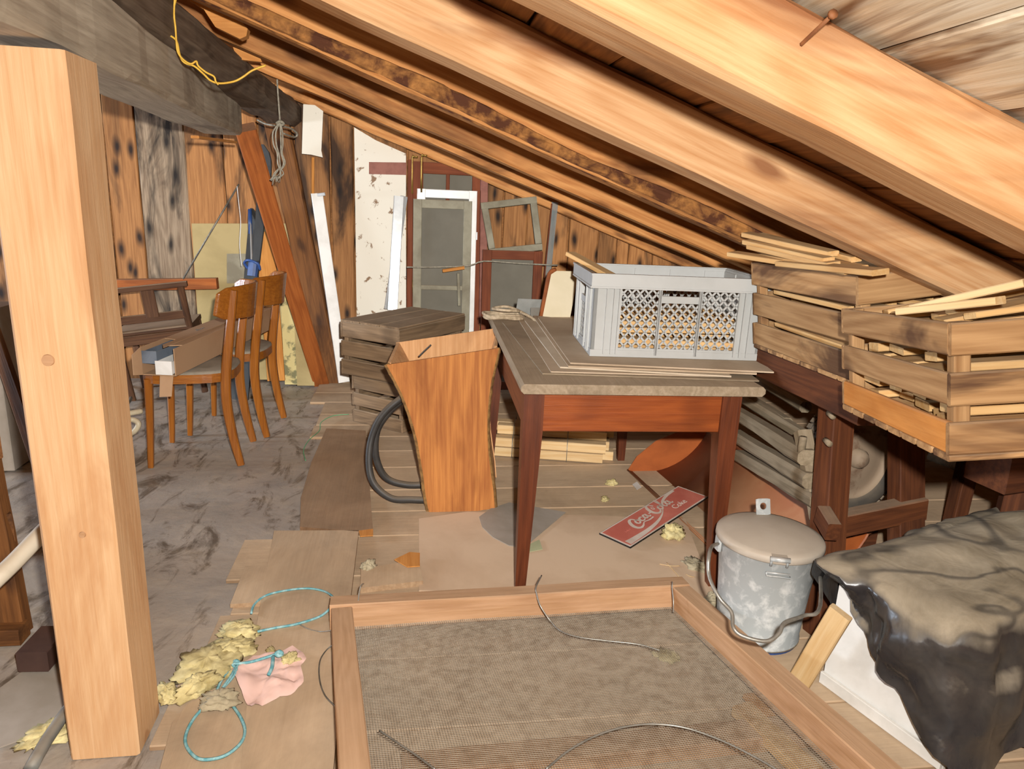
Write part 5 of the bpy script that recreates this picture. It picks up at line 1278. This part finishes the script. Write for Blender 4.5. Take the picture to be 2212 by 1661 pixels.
# ------------------------------------------------------------------ left edge: rack, tubes
rk = thing('wooden_rack', 'brown slatted wooden rack standing behind the pine post at the left edge', 'rack', (-1.13, 2.05, 0))
board('post', (-1.135, 2.02, .006), (-1.20, 2.10, .62), .10, .05, M_BRACE2, rk, up=(0, -1, 0), n=6, jit=.003)
board('post', (-1.52, 2.62, .006), (-1.52, 2.62, .66), .08, .05, M_BRACE2, rk, up=(1, 0, 0), n=6, jit=.003)
for z_ in (.10, .32, .58): board('slat', (-1.12, 2.06, z_), (-1.50, 2.66, z_ + .01), .02, .09, M_BRACE2, rk, n=6, jit=.003)
for z_ in (.12, .36, .56): board('slat', (-1.15, 2.04, z_), (-1.75, 2.0, z_), .02, .085, M_BRACE2, rk, n=6, jit=.003)
board('foot_block', (-1.20, 1.985, .03), (-1.08, 1.985, .03), .06, .05, M_BRACE2, rk)
tag(tube('white_tube', [G(-330, 1560, .03), at(-60, 1300, z=.30), at(30, 1215, z=.36), at(92, 1150, z=.40), at(150, 1095, z=.42)], .022, M_WTUBE, n=10, sub=3), 'pale round tube leaning behind the pine post at the left edge', 'tube')
o = board('metal_angle', G(70, 1430, .05), G(122, 1372, .05), .08, .06, M_BBROWN); tag(o, 'dark brown lacquered metal section on the floor behind the post', 'metal section')
tag(tube('grey_pipe', [G(66, 1661, .05), G(100, 1600, .05), G(148, 1530, .05)], .014, M_TIN, n=10, sub=2), 'grey pipe on the floor at the bottom left corner', 'pipe')
ground_plate('grey_sheet', [(-20, 1500), (90, 1420), (160, 1440), (150, 1560), (-20, 1620)], .004, M_SHEETG, 'grey sheet on the floor behind the foot of the post', 'sheet', .006)
st = thing('tube_frame', 'bent beige steel tube frame on the floor left of the chairs', 'tube frame', G(270, 960, .02))
tube('tube', [G(232, 1010, .03), at(262, 950, z=.06), at(290, 932, z=.10), at(299, 915, z=.14), at(284, 906, z=.16), at(262, 912, z=.16)], .014, M_BEIGE, st, 8)
tube('tube', [at(255, 905, z=.16), at(272, 895, z=.18), at(306, 888, z=.18)], .014, M_BEIGE, st, 8)
tag(tube('cable_ring', [G(250, 828, .02), G(275, 835, .02), G(284, 852, .02), G(276, 872, .02), G(255, 882, .02), G(235, 878, .02)], .009, M_WIRE, n=6), 'dark cable ring lying on the floor left of the chairs', 'cable')
p = at(14, 660, y=3.45)
o = board('grey_carton', (p.x - .14, 3.45, .006), (p.x - .14, 3.45, p.z), .28, .24, M_SHEETG, up=(0, -1, 0)); tag(o, 'tall grey carton standing behind the rack at the left edge', 'carton')
a = at(-20, 700, y=3.26); b = at(36, 860, y=3.1)
o = board('leaning_board', a, ext_floor(a, b, .02), .05, .03, M_BRACE2, up=(0, -1, 0)); tag(o, 'dark slanting board at the left edge behind the post', 'board')

# ------------------------------------------------------------------ soft and small things on the floor
def tuft(label, px, py, sx, sy, sz, mat=M_INS, z0=.028, seed=0, group='tufts of yellow glass wool'):
    p = G(px, py, z0); vs_, fs = [], []; nu, nv = 44, 22
    for i in range(nv + 1):
        ph = math.pi * i / nv
        for k in range(nu):
            a = 2 * math.pi * k / nu; d_ = V((math.sin(ph) * math.cos(a), math.sin(ph) * math.sin(a), math.cos(ph)))
            r = 1 + .45 * mnoise.noise(d_ * 1.7 + V((seed * 3.3, 0, 0))) + .28 * mnoise.noise(d_ * 4.5 + V((0, seed * 2.1, 0))) + .22 * mnoise.noise(d_ * 10 + V((0, 0, seed))) + .14 * mnoise.noise(d_ * 24 + V((seed, 0, seed)))
            vs_.append((d_.x * r * sx, d_.y * r * sy, max(d_.z * r * sz, -sz * .35)))
    for i in range(nv):
        for k in range(nu): a = i * nu + k; b = i * nu + (k + 1) % nu; fs.append((a, a + nu, b + nu, b))
    o_ = make('wool_tuft', vs_, fs, mat, None, Matrix.Translation(p + V((0, 0, sz * .35))) @ Matrix.Rotation(seed * 1.3, 4, 'Z'), smooth=True)
    return tag(o_, label, 'insulation', group)
tuft('large flat tuft of yellow glass wool left of the blue twine', 450, 1440, .085, .075, .02, seed=1)
tuft('yellow glass wool tuft at the upper end of the heap by the twine', 515, 1370, .055, .045, .022, seed=2)
tuft('folded yellow wool tuft left of the twine loop', 430, 1490, .055, .03, .028, seed=3)
tuft('small wool tuft near the foot of the pine post', 360, 1503, .035, .025, .02, seed=4)
tuft('pale wool tuft on the middle of the heap below the upper one', 500, 1405, .06, .04, .02, seed=5)
tuft('grey and yellow wool tuft lying over the twine above its loop', 475, 1518, .03, .045, .02, M_INSG, .034, 6)
tuft('yellow wool tuft on the corner of the pink cloth', 628, 1425, .024, .022, .012, seed=7, z0=.042)
tuft('small wool tuft with straw beside the short board end', 796, 1226, .028, .02, .02, M_INSG, seed=8)
tuft('pale yellow wool tuft sticking out under the red sign', 1452, 1160, .04, .05, .035, seed=9, z0=.014)
tuft('flat wool tuft along the rusty trough edge', 1500, 1225, .03, .05, .018, M_INSG, .014, 10)
tuft('wool tuft beside the foot of the zinc bucket', 1545, 1300, .03, .035, .02, M_INSG, .014, 11)
tuft('upper of two small wool tufts on the floor under the table', 1322, 1046, .026, .022, .018, seed=12, z0=.014)
tuft('lower of two small wool tufts on the floor under the table', 1306, 1079, .028, .016, .01, seed=13, z0=.014)
tuft('yellow wool tuft seen under the wire mesh on the right', 1440, 1418, .035, .025, .015, seed=14, z0=.014)
tuft('wool tuft on the floor at the bottom left corner', 105, 1590, .06, .04, .02, seed=15, z0=.012)
tuft('thin strand of wool between the twine and the pink cloth', 590, 1418, .045, .012, .008, seed=16)
tuft('wool tuft inside the nearest crate at the right edge', 2130, 788, .03, .02, .02, M_INS, .95, 17) if False else None
# pink cloth
S4 = [(500, 1448), (548, 1424), (598, 1412), (632, 1398), (650, 1412), (662, 1428), (650, 1445), (656, 1482), (628, 1502), (596, 1512), (558, 1530), (540, 1534), (522, 1500)]
c0_ = G(582, 1465, .036); ring = [G(q[0], q[1], .034) for q in S4]; rp = smoothpath(ring + [ring[0]], 4)[:-1]
vs_, fs = [], []; NR = 10
for i in range(NR + 1):
    for k, p in enumerate(rp):
        q = c0_ + (p - c0_) * (i / NR); h_ = .012 * mnoise.noise(V((q.x * 40, q.y * 14, 0))) + .010 * mnoise.noise(V((q.x * 16, q.y * 45, 3))) + .005 * abs(mnoise.noise(V((q.x * 60, q.y * 70, 5))))
        vs_.append((q.x - c0_.x, q.y - c0_.y, .008 + h_ if i < NR else .004 + max(h_, -.004)))
n_ = len(rp)
for i in range(NR):
    for k in range(n_): a = i * n_ + k; b = i * n_ + (k + 1) % n_; fs.append((a, a + n_, b + n_, b))
o = make('pink_cloth', vs_, fs, M_PINK, None, Matrix.Translation(c0_), smooth=True); tag(o, 'crumpled pink cloth with a brown stain on the floor plank', 'cloth')
# blue twine: one string with a big loop, a tail towards the frame and a knot
bt = thing('blue_twine', 'blue plastic twine knotted in loops on the floor planks', 'twine', G(510, 1430, .03))
def tw(pts, r=.0036): return tube('strand', [G(a, b, z_) for a, b, z_ in [(q + (.034,))[:3] if len(q) == 2 else q for q in pts]], r, M_BROPE, bt, 6, 5)
tw([(543, 1325), (550, 1305), (575, 1286), (620, 1275), (665, 1271), (700, 1277), (720, 1290, .06), (722, 1305, .07)])
tw([(714, 1314, .06), (690, 1332), (640, 1348), (590, 1357), (545, 1368), (518, 1388), (506, 1412), (512, 1432), (508, 1440)], .004)
tw([(509, 1436), (492, 1450), (478, 1470), (465, 1498), (448, 1520), (420, 1550), (402, 1585), (403, 1612), (425, 1637), (455, 1640), (490, 1630), (520, 1605), (529, 1578), (520, 1550), (500, 1520), (497, 1514)], .004)
tw([(511, 1438, .045), (500, 1458, .05), (485, 1480, .05), (470, 1500, .045)]); tw([(514, 1434, .045), (505, 1460, .045), (478, 1490, .04)])
tw([(505, 1434, .05), (540, 1430, .05), (575, 1420, .055), (605, 1410, .06)], .004); tw([(590, 1418, .06), (588, 1440, .06), (580, 1458, .055)], .005)
tube('knot', [G(596, 1412, .058), G(603, 1408, .066), G(609, 1412, .06), G(602, 1416, .056), G(595, 1412, .06)], .006, M_BROPE, bt, 6)
tube('knot', [G(504, 1432, .04), G(510, 1428, .05), G(516, 1434, .045), G(509, 1440, .04), G(503, 1434, .045)], .006, M_BROPE, bt, 6)
tag(tube('green_thread', [G(754, 895, .03), G(720, 898, .03), G(694, 912, .03), G(690, 930, .03), G(668, 950, .03), G(656, 972, .03), G(660, 995, .03)], .002, plain('green_plastic', '5fae7c', '4c9a6a', 8., .5), n=5), 'thin green thread on the floor in front of the weathered crates', 'thread')
for k, (a, b, lab) in enumerate([((1440, 1215), (1510, 1290), 'long straw beside the rusty trough'), ((1425, 1218), (1468, 1222), 'short straw lying left of the trough edge'), ((1482, 1240), (1500, 1246), 'pale straw bit in front of the bucket')]):
    tag(tube('straw', [G(a[0], a[1], .02), G((a[0] + b[0]) / 2, (a[1] + b[1]) / 2 + 2, .024), G(b[0], b[1], .02)], .0016, M_LATHP, n=5), lab, 'straw')
